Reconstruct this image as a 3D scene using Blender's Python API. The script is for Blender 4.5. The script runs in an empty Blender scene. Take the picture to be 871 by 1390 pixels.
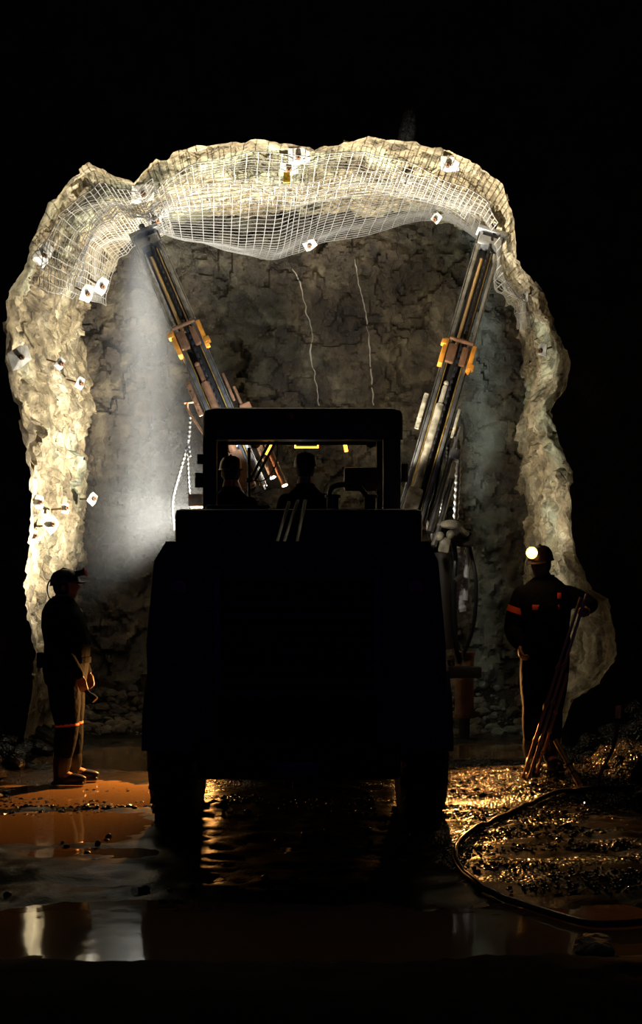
import bpy, bmesh, math, random
from mathutils import Vector, Matrix, noise, Quaternion
random.seed(7)
F = 1610.0; CX = 435.5; HY = 823.0; CH = 1.5
C = bpy.context.scene.collection
V = Vector
def PP(px, py, D):
    return V(((px-CX)*D/F, D, CH-(py-HY)*D/F))
def ground_at(px, py, z=0.0):
    D = F*(CH-z)/(py-HY)
    return PP(px, py, D)

# ---------------------------------------------------------------- materials
def nt(name):
    m = bpy.data.materials.new(name); m.use_nodes = True
    t = m.node_tree; b = t.nodes['Principled BSDF']
    return m, t, b
def simple(name, col, rough=0.5, metal=0.0, emit=None, es=0, wear=0.0, bump=0.0, bscale=40):
    m, t, b = nt(name)
    b.inputs['Base Color'].default_value = (*col, 1)
    b.inputs['Roughness'].default_value = rough
    b.inputs['Metallic'].default_value = metal
    tc = t.nodes.new('ShaderNodeTexCoord')
    if wear > 0:
        n = t.nodes.new('ShaderNodeTexNoise'); n.inputs['Scale'].default_value = 9; n.inputs['Detail'].default_value = 6
        t.links.new(tc.outputs['Object'], n.inputs['Vector'])
        r = t.nodes.new('ShaderNodeValToRGB')
        r.color_ramp.elements[0].position = .38; r.color_ramp.elements[1].position = .66
        d = [c*(1-wear) for c in col]; d = [d[0]+.03*wear, d[1]+.018*wear, d[2]+.006*wear]
        r.color_ramp.elements[0].color = (*d, 1); r.color_ramp.elements[1].color = (*col, 1)
        t.links.new(n.outputs['Fac'], r.inputs['Fac']); t.links.new(r.outputs['Color'], b.inputs['Base Color'])
    if bump > 0:
        n = t.nodes.new('ShaderNodeTexNoise'); n.inputs['Scale'].default_value = bscale; n.inputs['Detail'].default_value = 5
        t.links.new(tc.outputs['Object'], n.inputs['Vector'])
        bp = t.nodes.new('ShaderNodeBump'); bp.inputs['Strength'].default_value = bump; bp.inputs['Distance'].default_value = .02
        t.links.new(n.outputs['Fac'], bp.inputs['Height']); t.links.new(bp.outputs['Normal'], b.inputs['Normal'])
    if emit:
        b.inputs['Emission Color'].default_value = (*emit, 1); b.inputs['Emission Strength'].default_value = es
    return m
def rock_mat(name, dark, mid, light, rough=.7, bs=1.0, cr=.3, teal=False):
    m, t, b = nt(name); N = t.nodes.new; L = t.links.new
    tc = N('ShaderNodeTexCoord')
    n1 = N('ShaderNodeTexNoise'); n1.inputs['Scale'].default_value = 1.6; n1.inputs['Detail'].default_value = 9; n1.inputs['Roughness'].default_value = .62; n1.inputs['Distortion'].default_value = .7
    L(tc.outputs['Object'], n1.inputs['Vector'])
    r = N('ShaderNodeValToRGB'); e = r.color_ramp.elements
    e[0].position = .33; e[0].color = (*dark, 1); e[1].position = .72; e[1].color = (*light, 1)
    k = e.new(.5); k.color = (*mid, 1)
    L(n1.outputs['Fac'], r.inputs['Fac'])
    # mineral patches: grey-green
    n2 = N('ShaderNodeTexNoise'); n2.inputs['Scale'].default_value = .8; n2.inputs['Detail'].default_value = 4
    L(tc.outputs['Object'], n2.inputs['Vector'])
    r2 = N('ShaderNodeValToRGB'); r2.color_ramp.elements[0].position = .5; r2.color_ramp.elements[1].position = .62
    L(n2.outputs['Fac'], r2.inputs['Fac'])
    mx = N('ShaderNodeMix'); mx.data_type = 'RGBA'; mx.blend_type = 'MULTIPLY'
    L(r2.outputs['Color'], mx.inputs['Factor']); L(r.outputs['Color'], mx.inputs['A']); mx.inputs['B'].default_value = (.66, .78, .82, 1)
    # cracks
    vo = N('ShaderNodeTexVoronoi'); vo.feature = 'DISTANCE_TO_EDGE'; vo.inputs['Scale'].default_value = 2.3
    mp = N('ShaderNodeMapping'); mp.inputs['Rotation'].default_value = (.3, .5, .2); mp.inputs['Scale'].default_value = (1.2, 1.2, .45)
    ns = N('ShaderNodeTexNoise'); ns.inputs['Scale'].default_value = 3; ns.inputs['Detail'].default_value = 6
    L(tc.outputs['Object'], ns.inputs['Vector'])
    va = N('ShaderNodeVectorMath'); va.operation = 'SCALE'; va.inputs['Scale'].default_value = .55
    L(ns.outputs['Color'], va.inputs[0])
    vb = N('ShaderNodeVectorMath'); L(tc.outputs['Object'], vb.inputs[0]); L(va.outputs[0], vb.inputs[1])
    L(vb.outputs[0], mp.inputs['Vector']); L(mp.outputs[0], vo.inputs['Vector'])
    r3 = N('ShaderNodeValToRGB'); r3.color_ramp.elements[0].color = (.25, .22, .2, 1); r3.color_ramp.elements[1].position = .05
    L(vo.outputs['Distance'], r3.inputs['Fac'])
    mx2 = N('ShaderNodeMix'); mx2.data_type = 'RGBA'; mx2.blend_type = 'MULTIPLY'; mx2.inputs['Factor'].default_value = cr
    L(mx.outputs['Result'], mx2.inputs['A']); L(r3.outputs['Color'], mx2.inputs['B'])
    # fine grain
    n4 = N('ShaderNodeTexNoise'); n4.inputs['Scale'].default_value = 13; n4.inputs['Detail'].default_value = 8; n4.inputs['Roughness'].default_value = .7
    L(tc.outputs['Object'], n4.inputs['Vector'])
    r4 = N('ShaderNodeValToRGB'); r4.color_ramp.elements[0].position = .32; r4.color_ramp.elements[0].color = (.45, .42, .38, 1); r4.color_ramp.elements[1].position = .6
    L(n4.outputs['Fac'], r4.inputs['Fac'])
    mx3 = N('ShaderNodeMix'); mx3.data_type = 'RGBA'; mx3.blend_type = 'MULTIPLY'; mx3.inputs['Factor'].default_value = .7
    L(mx2.outputs['Result'], mx3.inputs['A']); L(r4.outputs['Color'], mx3.inputs['B'])
    L(mx3.outputs['Result'], b.inputs['Base Color'])
    fin = mx3.outputs['Result']
    vs_ = N('ShaderNodeTexVoronoi'); vs_.inputs['Scale'].default_value = 7; L(vb.outputs[0], vs_.inputs['Vector'])
    hs = N('ShaderNodeSeparateColor'); L(vs_.outputs['Color'], hs.inputs[0])
    mr_ = N('ShaderNodeMapRange'); mr_.inputs['To Min'].default_value = .55; mr_.inputs['To Max'].default_value = 1.35; L(hs.outputs[0], mr_.inputs['Value'])
    vm = N('ShaderNodeVectorMath'); vm.operation = 'SCALE'; L(fin, vm.inputs[0]); L(mr_.outputs[0], vm.inputs['Scale'])
    L(vm.outputs[0], b.inputs['Base Color'])
    if teal:
        sx = N('ShaderNodeSeparateXYZ'); L(va.outputs[0], sx.inputs[0]); sp_ = N('ShaderNodeSeparateXYZ'); L(tc.outputs['Object'], sp_.inputs[0])
        def mth(op, x, y):
            q = N('ShaderNodeMath'); q.operation = op
            for i, z in enumerate((x, y)):
                if isinstance(z, (int, float)): q.inputs[i].default_value = z
                else: L(z, q.inputs[i])
            return q.outputs[0]
        xx = mth('SUBTRACT', mth('ADD', sp_.outputs['X'], mth('MULTIPLY', sx.outputs[0], 1.2)), 2.45)
        f = mth('SUBTRACT', 1.0, mth('MULTIPLY', mth('ABSOLUTE', xx, 0), 3.2)); f = mth('MULTIPLY', mth('MAXIMUM', f, 0), .8)
        mt_ = N('ShaderNodeMix'); mt_.data_type = 'RGBA'; L(f, mt_.inputs['Factor']); L(vm.outputs[0], mt_.inputs['A']); mt_.inputs['B'].default_value = (.14, .18, .18, 1)
        L(mt_.outputs['Result'], b.inputs['Base Color'])
    b.inputs['Roughness'].default_value = rough
    ad = N('ShaderNodeMath'); ad.operation = 'MULTIPLY_ADD'; ad.inputs[1].default_value = .5
    L(n4.outputs['Fac'], ad.inputs[0]); cm = N('ShaderNodeMath'); cm.operation = 'MULTIPLY'; cm.inputs[1].default_value = cr; L(r3.outputs['Color'], cm.inputs[0]); L(cm.outputs[0], ad.inputs[2]); ad.inputs[1].default_value = .9
    bp = N('ShaderNodeBump'); bp.inputs['Strength'].default_value = .9*bs; bp.inputs['Distance'].default_value = .05
    L(ad.outputs[0], bp.inputs['Height']); L(bp.outputs['Normal'], b.inputs['Normal'])
    return m
M = {}
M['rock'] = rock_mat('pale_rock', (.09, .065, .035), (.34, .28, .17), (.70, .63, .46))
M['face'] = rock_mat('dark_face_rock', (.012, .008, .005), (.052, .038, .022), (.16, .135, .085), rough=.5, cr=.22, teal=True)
M['rock_shade'] = rock_mat('rock_in_shade', (.008, .006, .005), (.02, .016, .012), (.04, .032, .025), rough=.85)  # shade put into the colour so the unlit near tunnel stays black
M['wetstone'] = simple('wet_pebble', (.02, .016, .012), .10)
M['black'] = simple('black_paint', (.012, .012, .014), .55, wear=.5)
M['yellow'] = simple('worn_yellow_paint', (.10, .06, .01), .5, wear=.7)
M['tyre'] = simple('tyre_rubber', (.012, .012, .012), .85, bump=.4)
M['rubber'] = simple('hose_rubber', (.012, .012, .013), .32)
M['wethose'] = simple('wet_hose', (.03, .022, .015), .25)
M['steel'] = simple('bare_steel', (.42, .42, .42), .35, .9, wear=.5)
M['darksteel'] = simple('dark_steel', (.07, .07, .075), .4, .8, wear=.5)
M['cast'] = simple('pale_casting', (.42, .39, .30), .5, .1, wear=.8)
M['gold'] = simple('brass_rail', (.50, .33, .09), .35, .6, wear=.6)
M['rusty'] = simple('rusty_steel', (.20, .09, .04), .7, .2, wear=.6, bump=.3)
M['rod'] = simple('worn_rod_steel', (.62, .42, .2), .3, .8)
M['rodwet'] = simple('wet_drill_steel', (.55, .38, .24), .3, .85)
M['orange'] = simple('orange_paint', (.85, .33, .04), .4, .1, wear=.5)
M['amber'] = simple('amber_lamp', (1, .5, .1), .4, emit=(1, .36, .04), es=5)
M['dimhose'] = simple('dimmed_hose', (.012, .012, .013), .7)  # pale hose darkened in colour to offset the close floodlight
M['whitehose'] = simple('pale_hose', (.45, .47, .5), .5)
M['wire'] = simple('galvanised_wire', (.46, .45, .43), .4, .3)
M['greywire'] = simple('dull_wire', (.24, .245, .25), .4, .3, wear=.3)
M['plate'] = simple('white_plate', (.60, .60, .57), .45, .1, wear=.5)
M['tag'] = simple('yellow_tag', (.85, .55, .03), .5)
M['vein'] = simple('mineral_vein', (.36, .34, .28), .6)
M['cloth'] = simple('dark_coverall', (.004, .005, .009), .95, bump=.5, bscale=25)
M['cloth'].node_tree.nodes['Principled BSDF'].inputs['Specular IOR Level'].default_value = .08
M['skin'] = simple('skin', (.42, .22, .13), .55)
M['hair'] = simple('hair', (.03, .02, .012), .8)
M['helmet'] = simple('dark_helmet', (.03, .02, .015), .35)
M['boot'] = simple('rubber_boot', (.015, .013, .012), .35)
M['band'] = simple('orange_reflective', (.95, .14, .03), .5)
M['lens'] = simple('lens_red', (.8, .05, .02), .2)
M['lamp'] = simple('headlamp_glow', (1, .7, .3), .3, emit=(1, .42, .10), es=5)
M['flood'] = simple('floodlight_glow', (1, 1, .9), .3, emit=(1, .93, .78), es=12)
M['warm'] = simple('tram_lamp_glow', (1, .6, .3), .3, emit=(1, .45, .12), es=8)
M['redlens'] = simple('tail_lens', (.25, .01, .01), .2)
M['seat'] = simple('seat_vinyl', (.02, .02, .02), .6)
M['label'] = simple('worn_decal', (.3, .3, .28), .6)

def mud_mat():
    m, t, b = nt('wet_mud'); N = t.nodes.new; L = t.links.new
    tc = N('ShaderNodeTexCoord')
    n = N('ShaderNodeTexNoise'); n.inputs['Scale'].default_value = 3; n.inputs['Detail'].default_value = 8
    L(tc.outputs['Object'], n.inputs['Vector'])
    r = N('ShaderNodeValToRGB'); r.color_ramp.elements[0].color = (.003, .0025, .0018, 1); r.color_ramp.elements[1].color = (.016, .012, .008, 1)
    r.color_ramp.elements[0].position = .35; r.color_ramp.elements[1].position = .7
    L(n.outputs['Fac'], r.inputs['Fac']); L(r.outputs['Color'], b.inputs['Base Color'])
    # gravelly patches and smooth slimy patches
    n3 = N('ShaderNodeTexNoise'); n3.inputs['Scale'].default_value = 1.3; n3.inputs['Detail'].default_value = 4
    mp = N('ShaderNodeMapping'); mp.inputs['Scale'].default_value = (.8, 2.2, 1); L(tc.outputs['Object'], mp.inputs[0]); L(mp.outputs[0], n3.inputs['Vector'])
    sx = N('ShaderNodeSeparateXYZ'); L(tc.outputs['Object'], sx.inputs[0])
    def mr(inp, a, b_):
        q = N('ShaderNodeMapRange'); q.inputs['From Min'].default_value = a; q.inputs['From Max'].default_value = b_; L(inp, q.inputs['Value']); return q.outputs['Result']
    def mt(op, a, b_):
        q = N('ShaderNodeMath'); q.operation = op
        for i, z in enumerate((a, b_)):
            if isinstance(z, (int, float)): q.inputs[i].default_value = z
            else: L(z, q.inputs[i])
        return q.outputs[0]
    right = mt('MULTIPLY', mr(sx.outputs['X'], .55, .9), mr(sx.outputs['Y'], 6.0, 6.8))
    patch = mr(n3.outputs['Fac'], .44, .56)
    far = mr(sx.outputs['Y'], 8.6, 9.2)
    msk = mt('MAXIMUM', mt('MULTIPLY', patch, mt('MAXIMUM', right, mt('MULTIPLY', far, .6))), mt('MULTIPLY', right, far))
    msk = mt('MAXIMUM', msk, .06)
    q = N('ShaderNodeMapRange'); q.inputs['From Min'].default_value = 5.3; q.inputs['From Max'].default_value = 5.0; q.inputs['To Min'].default_value = 0; q.inputs['To Max'].default_value = .6; L(sx.outputs['Y'], q.inputs['Value']); rg = mt('SUBTRACT', .32, mt('MULTIPLY', msk, .20)); L(mt('ADD', rg, q.outputs['Result']), b.inputs['Roughness']); L(mt('ADD', .05, mt('MULTIPLY', msk, .5)), b.inputs['Specular IOR Level'])
    v = N('ShaderNodeTexVoronoi'); v.inputs['Scale'].default_value = 60; v.feature = 'SMOOTH_F1'
    L(tc.outputs['Object'], v.inputs['Vector'])
    n2 = N('ShaderNodeTexNoise'); n2.inputs['Scale'].default_value = 11; n2.inputs['Detail'].default_value = 6
    L(tc.outputs['Object'], n2.inputs['Vector'])
    s = N('ShaderNodeMath'); s.operation = 'SUBTRACT'; L(n2.outputs['Fac'], s.inputs[0]); L(v.outputs['Distance'], s.inputs[1])
    bp = N('ShaderNodeBump'); bp.inputs['Distance'].default_value = .03; L(msk, bp.inputs['Strength'])
    L(s.outputs[0], bp.inputs['Height']); L(bp.outputs['Normal'], b.inputs['Normal'])
    return m
M['mud'] = mud_mat()
def water_mat():
    m, t, b = nt('muddy_water'); N = t.nodes.new; L = t.links.new
    b.inputs['Base Color'].default_value = (.20, .12, .055, 1); b.inputs['Roughness'].default_value = .06
    tc = N('ShaderNodeTexCoord'); n = N('ShaderNodeTexNoise'); n.inputs['Scale'].default_value = 3; n.inputs['Detail'].default_value = 2
    L(tc.outputs['Object'], n.inputs['Vector'])
    bp = N('ShaderNodeBump'); bp.inputs['Strength'].default_value = .12; bp.inputs['Distance'].default_value = .02
    L(n.outputs['Fac'], bp.inputs['Height']); L(bp.outputs['Normal'], b.inputs['Normal'])
    return m
M['water'] = water_mat()

# ---------------------------------------------------------------- helpers
def tag(o, label=None, cat=None, group=None, kind=None):
    if label: o['label'] = label
    if cat: o['category'] = cat
    if group: o['group'] = group
    if kind: o['kind'] = kind
    return o
def empty(name, loc, rz=0):
    o = bpy.data.objects.new(name, None); C.objects.link(o); o.location = loc; o.rotation_euler = (0, 0, rz)
    o.empty_display_size = .1
    return o
class MB:
    def __init__(s): s.v = []; s.f = []
    def add(s, vs, fs):
        b = len(s.v); s.v += [tuple(p) for p in vs]; s.f += [tuple(i+b for i in f) for f in fs]; return s
    def box(s, c, size, rot=None, bev=.0):
        bm = bmesh.new(); bmesh.ops.create_cube(bm, size=1)
        bmesh.ops.scale(bm, vec=size, verts=bm.verts)
        if bev > 0: bmesh.ops.bevel(bm, geom=bm.edges[:], offset=bev, segments=2, affect='EDGES', profile=.6)
        m = (rot.to_4x4() if rot else Matrix.Identity(4)); m = Matrix.Translation(V(c)) @ m
        bm.verts.ensure_lookup_table()
        vs = [m @ v.co for v in bm.verts]; idx = {v: i for i, v in enumerate(bm.verts)}
        fs = [[idx[v] for v in f.verts] for f in bm.faces]; bm.free()
        return s.add(vs, fs)
    def tube(s, pts, r, n=8, cap=True):
        pts = [V(p) for p in pts]; k = len(pts)
        rs = r if isinstance(r, (list, tuple)) else [r]*k
        vs = []; t0 = (pts[1]-pts[0]).normalized()
        a = t0.orthogonal().normalized(); prev = t0
        for i, p in enumerate(pts):
            t = (pts[min(i+1, k-1)]-pts[max(i-1, 0)]).normalized()
            q = prev.rotation_difference(t); a = (q @ a).normalized(); prev = t
            b = t.cross(a)
            for j in range(n):
                w = 2*math.pi*j/n; vs.append(p+(a*math.cos(w)+b*math.sin(w))*rs[i])
        fs = []
        for i in range(k-1):
            for j in range(n):
                fs.append((i*n+j, i*n+(j+1) % n, (i+1)*n+(j+1) % n, (i+1)*n+j))
        if cap: fs.append(tuple(range(n))[::-1]); fs.append(tuple((k-1)*n+j for j in range(n)))
        return s.add(vs, fs)
    def prism(s, poly, ext, mat=None):   # poly in local xz, extruded along y 0..ext
        n = len(poly); vs = [V((x, 0, z)) for x, z in poly]+[V((x, ext, z)) for x, z in poly]
        if mat: vs = [mat @ v for v in vs]
        fs = [tuple(range(n)), tuple(range(2*n-1, n-1, -1))]+[(i, i+n, (i+1) % n+n, (i+1) % n) for i in range(n)]
        return s.add(vs, fs)
    def lathe(s, prof, mat, n=32):       # prof (r, h) around local z
        vs = []; k = len(prof)
        for r, h in prof:
            for j in range(n):
                w = 2*math.pi*j/n; vs.append(mat @ V((r*math.cos(w), r*math.sin(w), h)))
        fs = [(i*n+j, i*n+(j+1) % n, (i+1)*n+(j+1) % n, (i+1)*n+j) for i in range(k-1) for j in range(n)]
        return s.add(vs, fs)
    def ell(s, c, r, rot=None, n=12):
        m = Matrix.Translation(V(c)) @ (rot.to_4x4() if rot else Matrix.Identity(4)) @ Matrix.Diagonal((*r, 1))
        vs = [m @ V((0, 0, 1))]; fs = []; k = n*2
        for i in range(1, n):
            a = math.pi*i/n
            for j in range(k):
                w = 2*math.pi*j/k; vs.append(m @ V((math.sin(a)*math.cos(w), math.sin(a)*math.sin(w), math.cos(a))))
        vs.append(m @ V((0, 0, -1)))
        for j in range(k): fs.append((0, 1+j, 1+(j+1) % k))
        for i in range(n-2):
            for j in range(k): fs.append((1+i*k+j, 1+(i+1)*k+j, 1+(i+1)*k+(j+1) % k, 1+i*k+(j+1) % k))
        e = len(vs)-1
        for j in range(k): fs.append((e, 1+(n-2)*k+(j+1) % k, 1+(n-2)*k+j))
        return s.add(vs, fs)
    def build(s, name, mat, parent=None, smooth=True, angle=40, origin=None):
        me = bpy.data.meshes.new(name)
        vs = s.v
        if origin is not None: o_ = V(origin); vs = [tuple(V(p)-o_) for p in vs]
        me.from_pydata(vs, [], s.f); me.validate(); me.update()
        bm = bmesh.new(); bm.from_mesh(me); bmesh.ops.recalc_face_normals(bm, faces=bm.faces); bm.to_mesh(me); bm.free()
        if smooth:
            me.shade_smooth()
            try: me.set_sharp_from_angle(angle=math.radians(angle))
            except Exception: pass
        o = bpy.data.objects.new(name, me); C.objects.link(o); me.materials.append(M[mat] if isinstance(mat, str) else mat)
        if origin is not None: o.location = origin
        if parent: o.parent = parent
        return o
def spline(pts, n=8):
    pts = [V(p) for p in pts]; P = [pts[0]*2-pts[1]]+pts+[pts[-1]*2-pts[-2]]; out = []
    for i in range(1, len(P)-2):
        for k in range(n):
            t = k/n; a, b, c, d = P[i-1], P[i], P[i+1], P[i+2]
            out.append(.5*((2*b)+(-a+c)*t+(2*a-5*b+4*c-d)*t*t+(-a+3*b-3*c+d)*t**3))
    out.append(pts[-1]); return out
def corrugated(mb, path, r, amp=.18, pitch=.03, n=10):
    path = spline(path, 10); L = [0]
    for i in range(1, len(path)): L.append(L[-1]+(path[i]-path[i-1]).length)
    k = max(4, int(L[-1]/(pitch/4))); pts = []; rs = []; j = 0
    for i in range(k+1):
        d = L[-1]*i/k
        while j < len(L)-2 and L[j+1] < d: j += 1
        t = (d-L[j])/max(1e-9, L[j+1]-L[j]); pts.append(path[j].lerp(path[j+1], t))
        rs.append(r*(1+amp*math.sin(2*math.pi*d/pitch)))
    mb.tube(pts, rs, n)
def fn(p, s=1.0, o=4): return noise.fractal(V(p)*s, 1.0, 2.0, o)
def shard(p, s):
    q = V(p)*s; q = q+noise.noise_vector(q*1.7)*.22+noise.noise_vector(q*5.3)*.07; d, c = noise.voronoi(q); c0 = c[0]; rv = noise.noise_vector(c0*3.7+V((11, 5, 2)))
    return (q-c0).dot(rv)*1.3 + noise.noise(c0*5.1)*.55

# ---------------------------------------------------------------- tunnel
EF = [((30,1060),(108,1010)),((33,1000),(112,960)),((43,940),(115,905)),((46,890),(112,860)),((38,830),(106,800)),((35,770),(106,750)),
((43,725),(112,700)),((40,665),(115,650)),((30,590),(122,590)),((20,545),(125,540)),((6,490),(118,500)),((8,430),(112,450)),((12,395),(118,420)),
((32,365),(128,400)),((42,330),(140,375)),((65,275),(155,350)),((100,240),(170,330)),((122,222),(185,318)),((150,235),(197,310)),((180,246),(210,304)),
((212,215),(230,300)),((260,200),(270,296)),((340,190),(330,292)),((420,203),(400,290)),((500,186),(460,290)),((560,195),(520,292)),((610,205),(570,296)),
((650,225),(610,302)),((680,252),(640,312)),((694,290),(660,330)),((703,350),(680,370)),((735,400),(695,410)),((757,450),(705,450)),((771,490),(710,485)),
((767,525),(712,520)),((745,560),(708,560)),((760,600),(710,600)),((778,640),(712,640)),((776,700),(714,700)),((778,750),(712,750)),((800,800),(708,800)),
((824,812),(708,830)),((833,850),(708,860)),((838,890),(706,890)),((815,925),(704,920)),((780,950),(702,950)),((762,990),(700,980)),((757,1060),(700,1015))]
DE, DF = 12.0, 15.5
E = [PP(*a, DE) for a, b in EF]; G = [PP(*b, DF) for a, b in EF]
CC = V((-.25, 0, 2.6))
def ring_uv(u):          # u in index units
    i = min(int(u), len(E)-2); t = u-i
    return E[i].lerp(E[i+1], t), G[i].lerp(G[i+1], t)
def tun(u, D, disp=1.0):
    e, g = ring_uv(u)
    if D >= DE:
        s = (D-DE)/(DF-DE); p = e.lerp(g, s)
    else:
        k = 1+1.05*min(1, (DE-D)/.45)**.8
        p = V((CC.x+(e.x-CC.x)*k, D, CC.z+(e.z-CC.z)*k)); p.y = D
    out = V((p.x-CC.x, 0, (p.z-CC.z)*.9)); out.normalize()
    if disp:
        a = .15*shard(p, 1.5)+.10*shard(p+V((3, 1, 2)), 3.9)+.035*shard(p+V((6, 1, 7)), 10)+.04*fn(p, 6, 4)
        if D < DE: a *= .35
        edge = min(1, abs(D-DE)/.6); a *= (.38+.62*edge)*disp
        if D > DE: a += .10*math.sin(min(1, (D-DE)/1.5)*math.pi)
        p = p+out*a
        p.y += (.10*fn(p+V((9, 9, 9)), 3, 3))*(1 if DE < D < DF-.2 else .2)
    return p, -out
def grid_obj(name, U, W, fun, mat, flip=False):
    vs = [fun(u, w) for w in W for u in U]; n = len(U)
    fs = [(j*n+i, j*n+i+1, (j+1)*n+i+1, (j+1)*n+i) for j in range(len(W)-1) for i in range(n-1)]
    me = bpy.data.meshes.new(name); me.from_pydata([tuple(v) for v in vs], [], fs); me.update(); me.shade_smooth()
    try: me.set_sharp_from_angle(angle=math.radians(38))
    except Exception: pass
    o = bpy.data.objects.new(name, me); C.objects.link(o); me.materials.append(M[mat]); return o
Ds = [12+.04*i for i in range(0, 91)]
Dn = [-5, -3, -1, 1, 3, 5, 7, 8.5, 9.5, 10.2, 10.8, 11.2, 11.4]+[11.5+.02*i for i in range(25)]+[12.0]
def us(a, b, d=12): return [a+(b-a)*i/((b-a)*d) for i in range(int((b-a)*d)+1)]
for nm, a, b in (('wall_left', 0, 13), ('ceiling', 13, 30), ('wall_right', 30, len(E)-1)):
    o = grid_obj(nm, us(a, b), Ds, lambda u, D: tun(u, D)[0], 'rock'); o['kind'] = 'structure'
    o = grid_obj(nm.replace('wall', 'wall_near').replace('ceiling', 'ceiling_near'), us(a, b), Dn, lambda u, D: tun(u, D)[0], 'rock_shade'); o['kind'] = 'structure'
def face_p(x, z):
    p = V((x, 15.45, z)); a = .20*shard(p, 1.0)+.13*shard(p+V((7, 3, 1)), 2.6)+.06*shard(p+V((1, 8, 4)), 6)+.025*shard(p+V((2, 8, 4)), 14)+.04*fn(p, 6, 4)
    bowl = .35*(1-min(1, ((x+.2)/3)**2+((z-2.8)/3.6)**2))
    return V((x, 15.4+a*.9+bowl, z))
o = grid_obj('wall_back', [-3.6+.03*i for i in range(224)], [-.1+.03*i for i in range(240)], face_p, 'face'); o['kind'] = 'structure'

# ---------------------------------------------------------------- floor
def gs(x, y, cx, cy, sx, sy):
    d = ((x-cx)/sx)**2+((y-cy)/sy)**2
    return math.exp(-d*d)
def hz(x, y):
    p = V((x, y, 0))
    h = .020+.030*fn(p, .9, 3)+.016*fn(p+V((5, 5, 5)), 5, 3)+.010*fn(p, 14, 2)
    h -= .050*gs(x, y, -1.85, 9.4, .95, .75)
    h -= .055*gs(x, y, -1.9, 8.05, .8, .55)
    h -= .045*gs(x, y, -1.35, 7.15, .5, .25)
    h -= .060*gs(x, y, -.2, 5.5, 2.2, .55)
    h -= .045*gs(x, y, 1.9, 12.2, 1.2, .7)
    h -= .045*gs(x, y, -2.0, 11.8, 1.0, 1.0)
    h += .060*gs(x, y, .2, 4.55, 6, .42)
    h += .030*gs(x, y, -1.8, 6.6, 1.2, .22)
    h += .020*gs(x, y, -1.6, 8.75, 1.0, .10)
    h += .12*gs(x, y, 2.05, 9.75, .75, .9)
    h += .04*gs(x, y, 1.5, 7.2, .9, .9)
    if y > 13.3: t = min(1, (y-13.3)/2.0); h += .42*t*t+.12*t*shard(p, 3)
    r = x-2.35 if y < 12.4 else x-2.4
    if r > 0: h += .5*r**1.3+.14*min(1, r*2)*shard(p, 3)
    l = -2.75-x
    if l > 0: h += .5*l**1.3+.14*min(1, l*2)*shard(p, 3)
    return h
xs = [-4.6+.05*i for i in range(185)]
ys = [-4, -2, 0, 1, 2, 3]+[3.5+.1*i for i in range(10)]+[4.5+.045*i for i in range(250)]
o = grid_obj('floor', xs, ys, lambda x, y: V((x, y, hz(x, y))), 'mud'); o['kind'] = 'structure'
o = grid_obj('puddle_water', [-3.4, 0, 3.0], [3.9, 9, 13.8], lambda x, y: V((x, y, 0)), 'water')
tag(o, 'muddy water standing in puddles across the tunnel floor', 'water', kind='stuff')
def stones(name, spots, label, mat='mud'):
    mb = MB()
    for (x, y, r) in spots:
        bm = bmesh.new(); bmesh.ops.create_icosphere(bm, subdivisions=2, radius=1)
        sc = V((r*random.uniform(.7, 1.3), r*random.uniform(.7, 1.3), r*random.uniform(.5, .9))); off = V((random.random()*50, 0, 0))
        rz = Matrix.Rotation(random.random()*6, 3, 'Z'); c = V((x, y, hz(x, y)+sc.z*.3))
        vs = []
        for v in bm.verts:
            q = v.co*(1+.5*shard(v.co+off, 1.1)*.6); vs.append(c+rz @ V((q.x*sc.x, q.y*sc.y, q.z*sc.z)))
        ix = {v: i for i, v in enumerate(bm.verts)}; mb.add(vs, [[ix[v] for v in f.verts] for f in bm.faces]); bm.free()
    o = mb.build(name, mat, smooth=False); tag(o, label, 'rubble', kind='stuff'); return o
sp = [(random.uniform(-2.9, 2.6), random.uniform(13.5, 15.3), random.choice((.02, .03, .05, .09))) for _ in range(900)]
stones('broken_rock', sp, 'broken rock rubble heaped along the foot of the rock face', 'face')
sp = []
for _ in range(900):
    x = random.uniform(-3.0, 3.2); y = random.uniform(6.0, 12.4)
    if noise.noise(V((x*1.4, y*1.4, 3))) + (.25 if abs(x) > 2.2 else 0) > .12: sp.append((x, y, random.uniform(.008, .03)))
for _ in range(160): sp.append((random.uniform(2.3, 3.3), random.uniform(7, 12), random.uniform(.05, .16)))
for _ in range(120): sp.append((random.uniform(-3.6, -2.75), random.uniform(7, 12), random.uniform(.05, .16)))
for _ in range(300):
    x = random.gauss(-1.5, .55); sp.append((x, 8.9+.25*random.gauss(0, .35), random.uniform(.01, .025)))
stones('wet_gravel', sp, 'wet gravel and stones scattered over the muddy floor')

def ghit(px, py, dz=0.0):
    best = None; D = 4.5
    while D < 13:
        p = PP(px, py, D)
        if p.z <= max(hz(p.x, p.y), 0)+dz: return p
        D += .01
    return p
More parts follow.
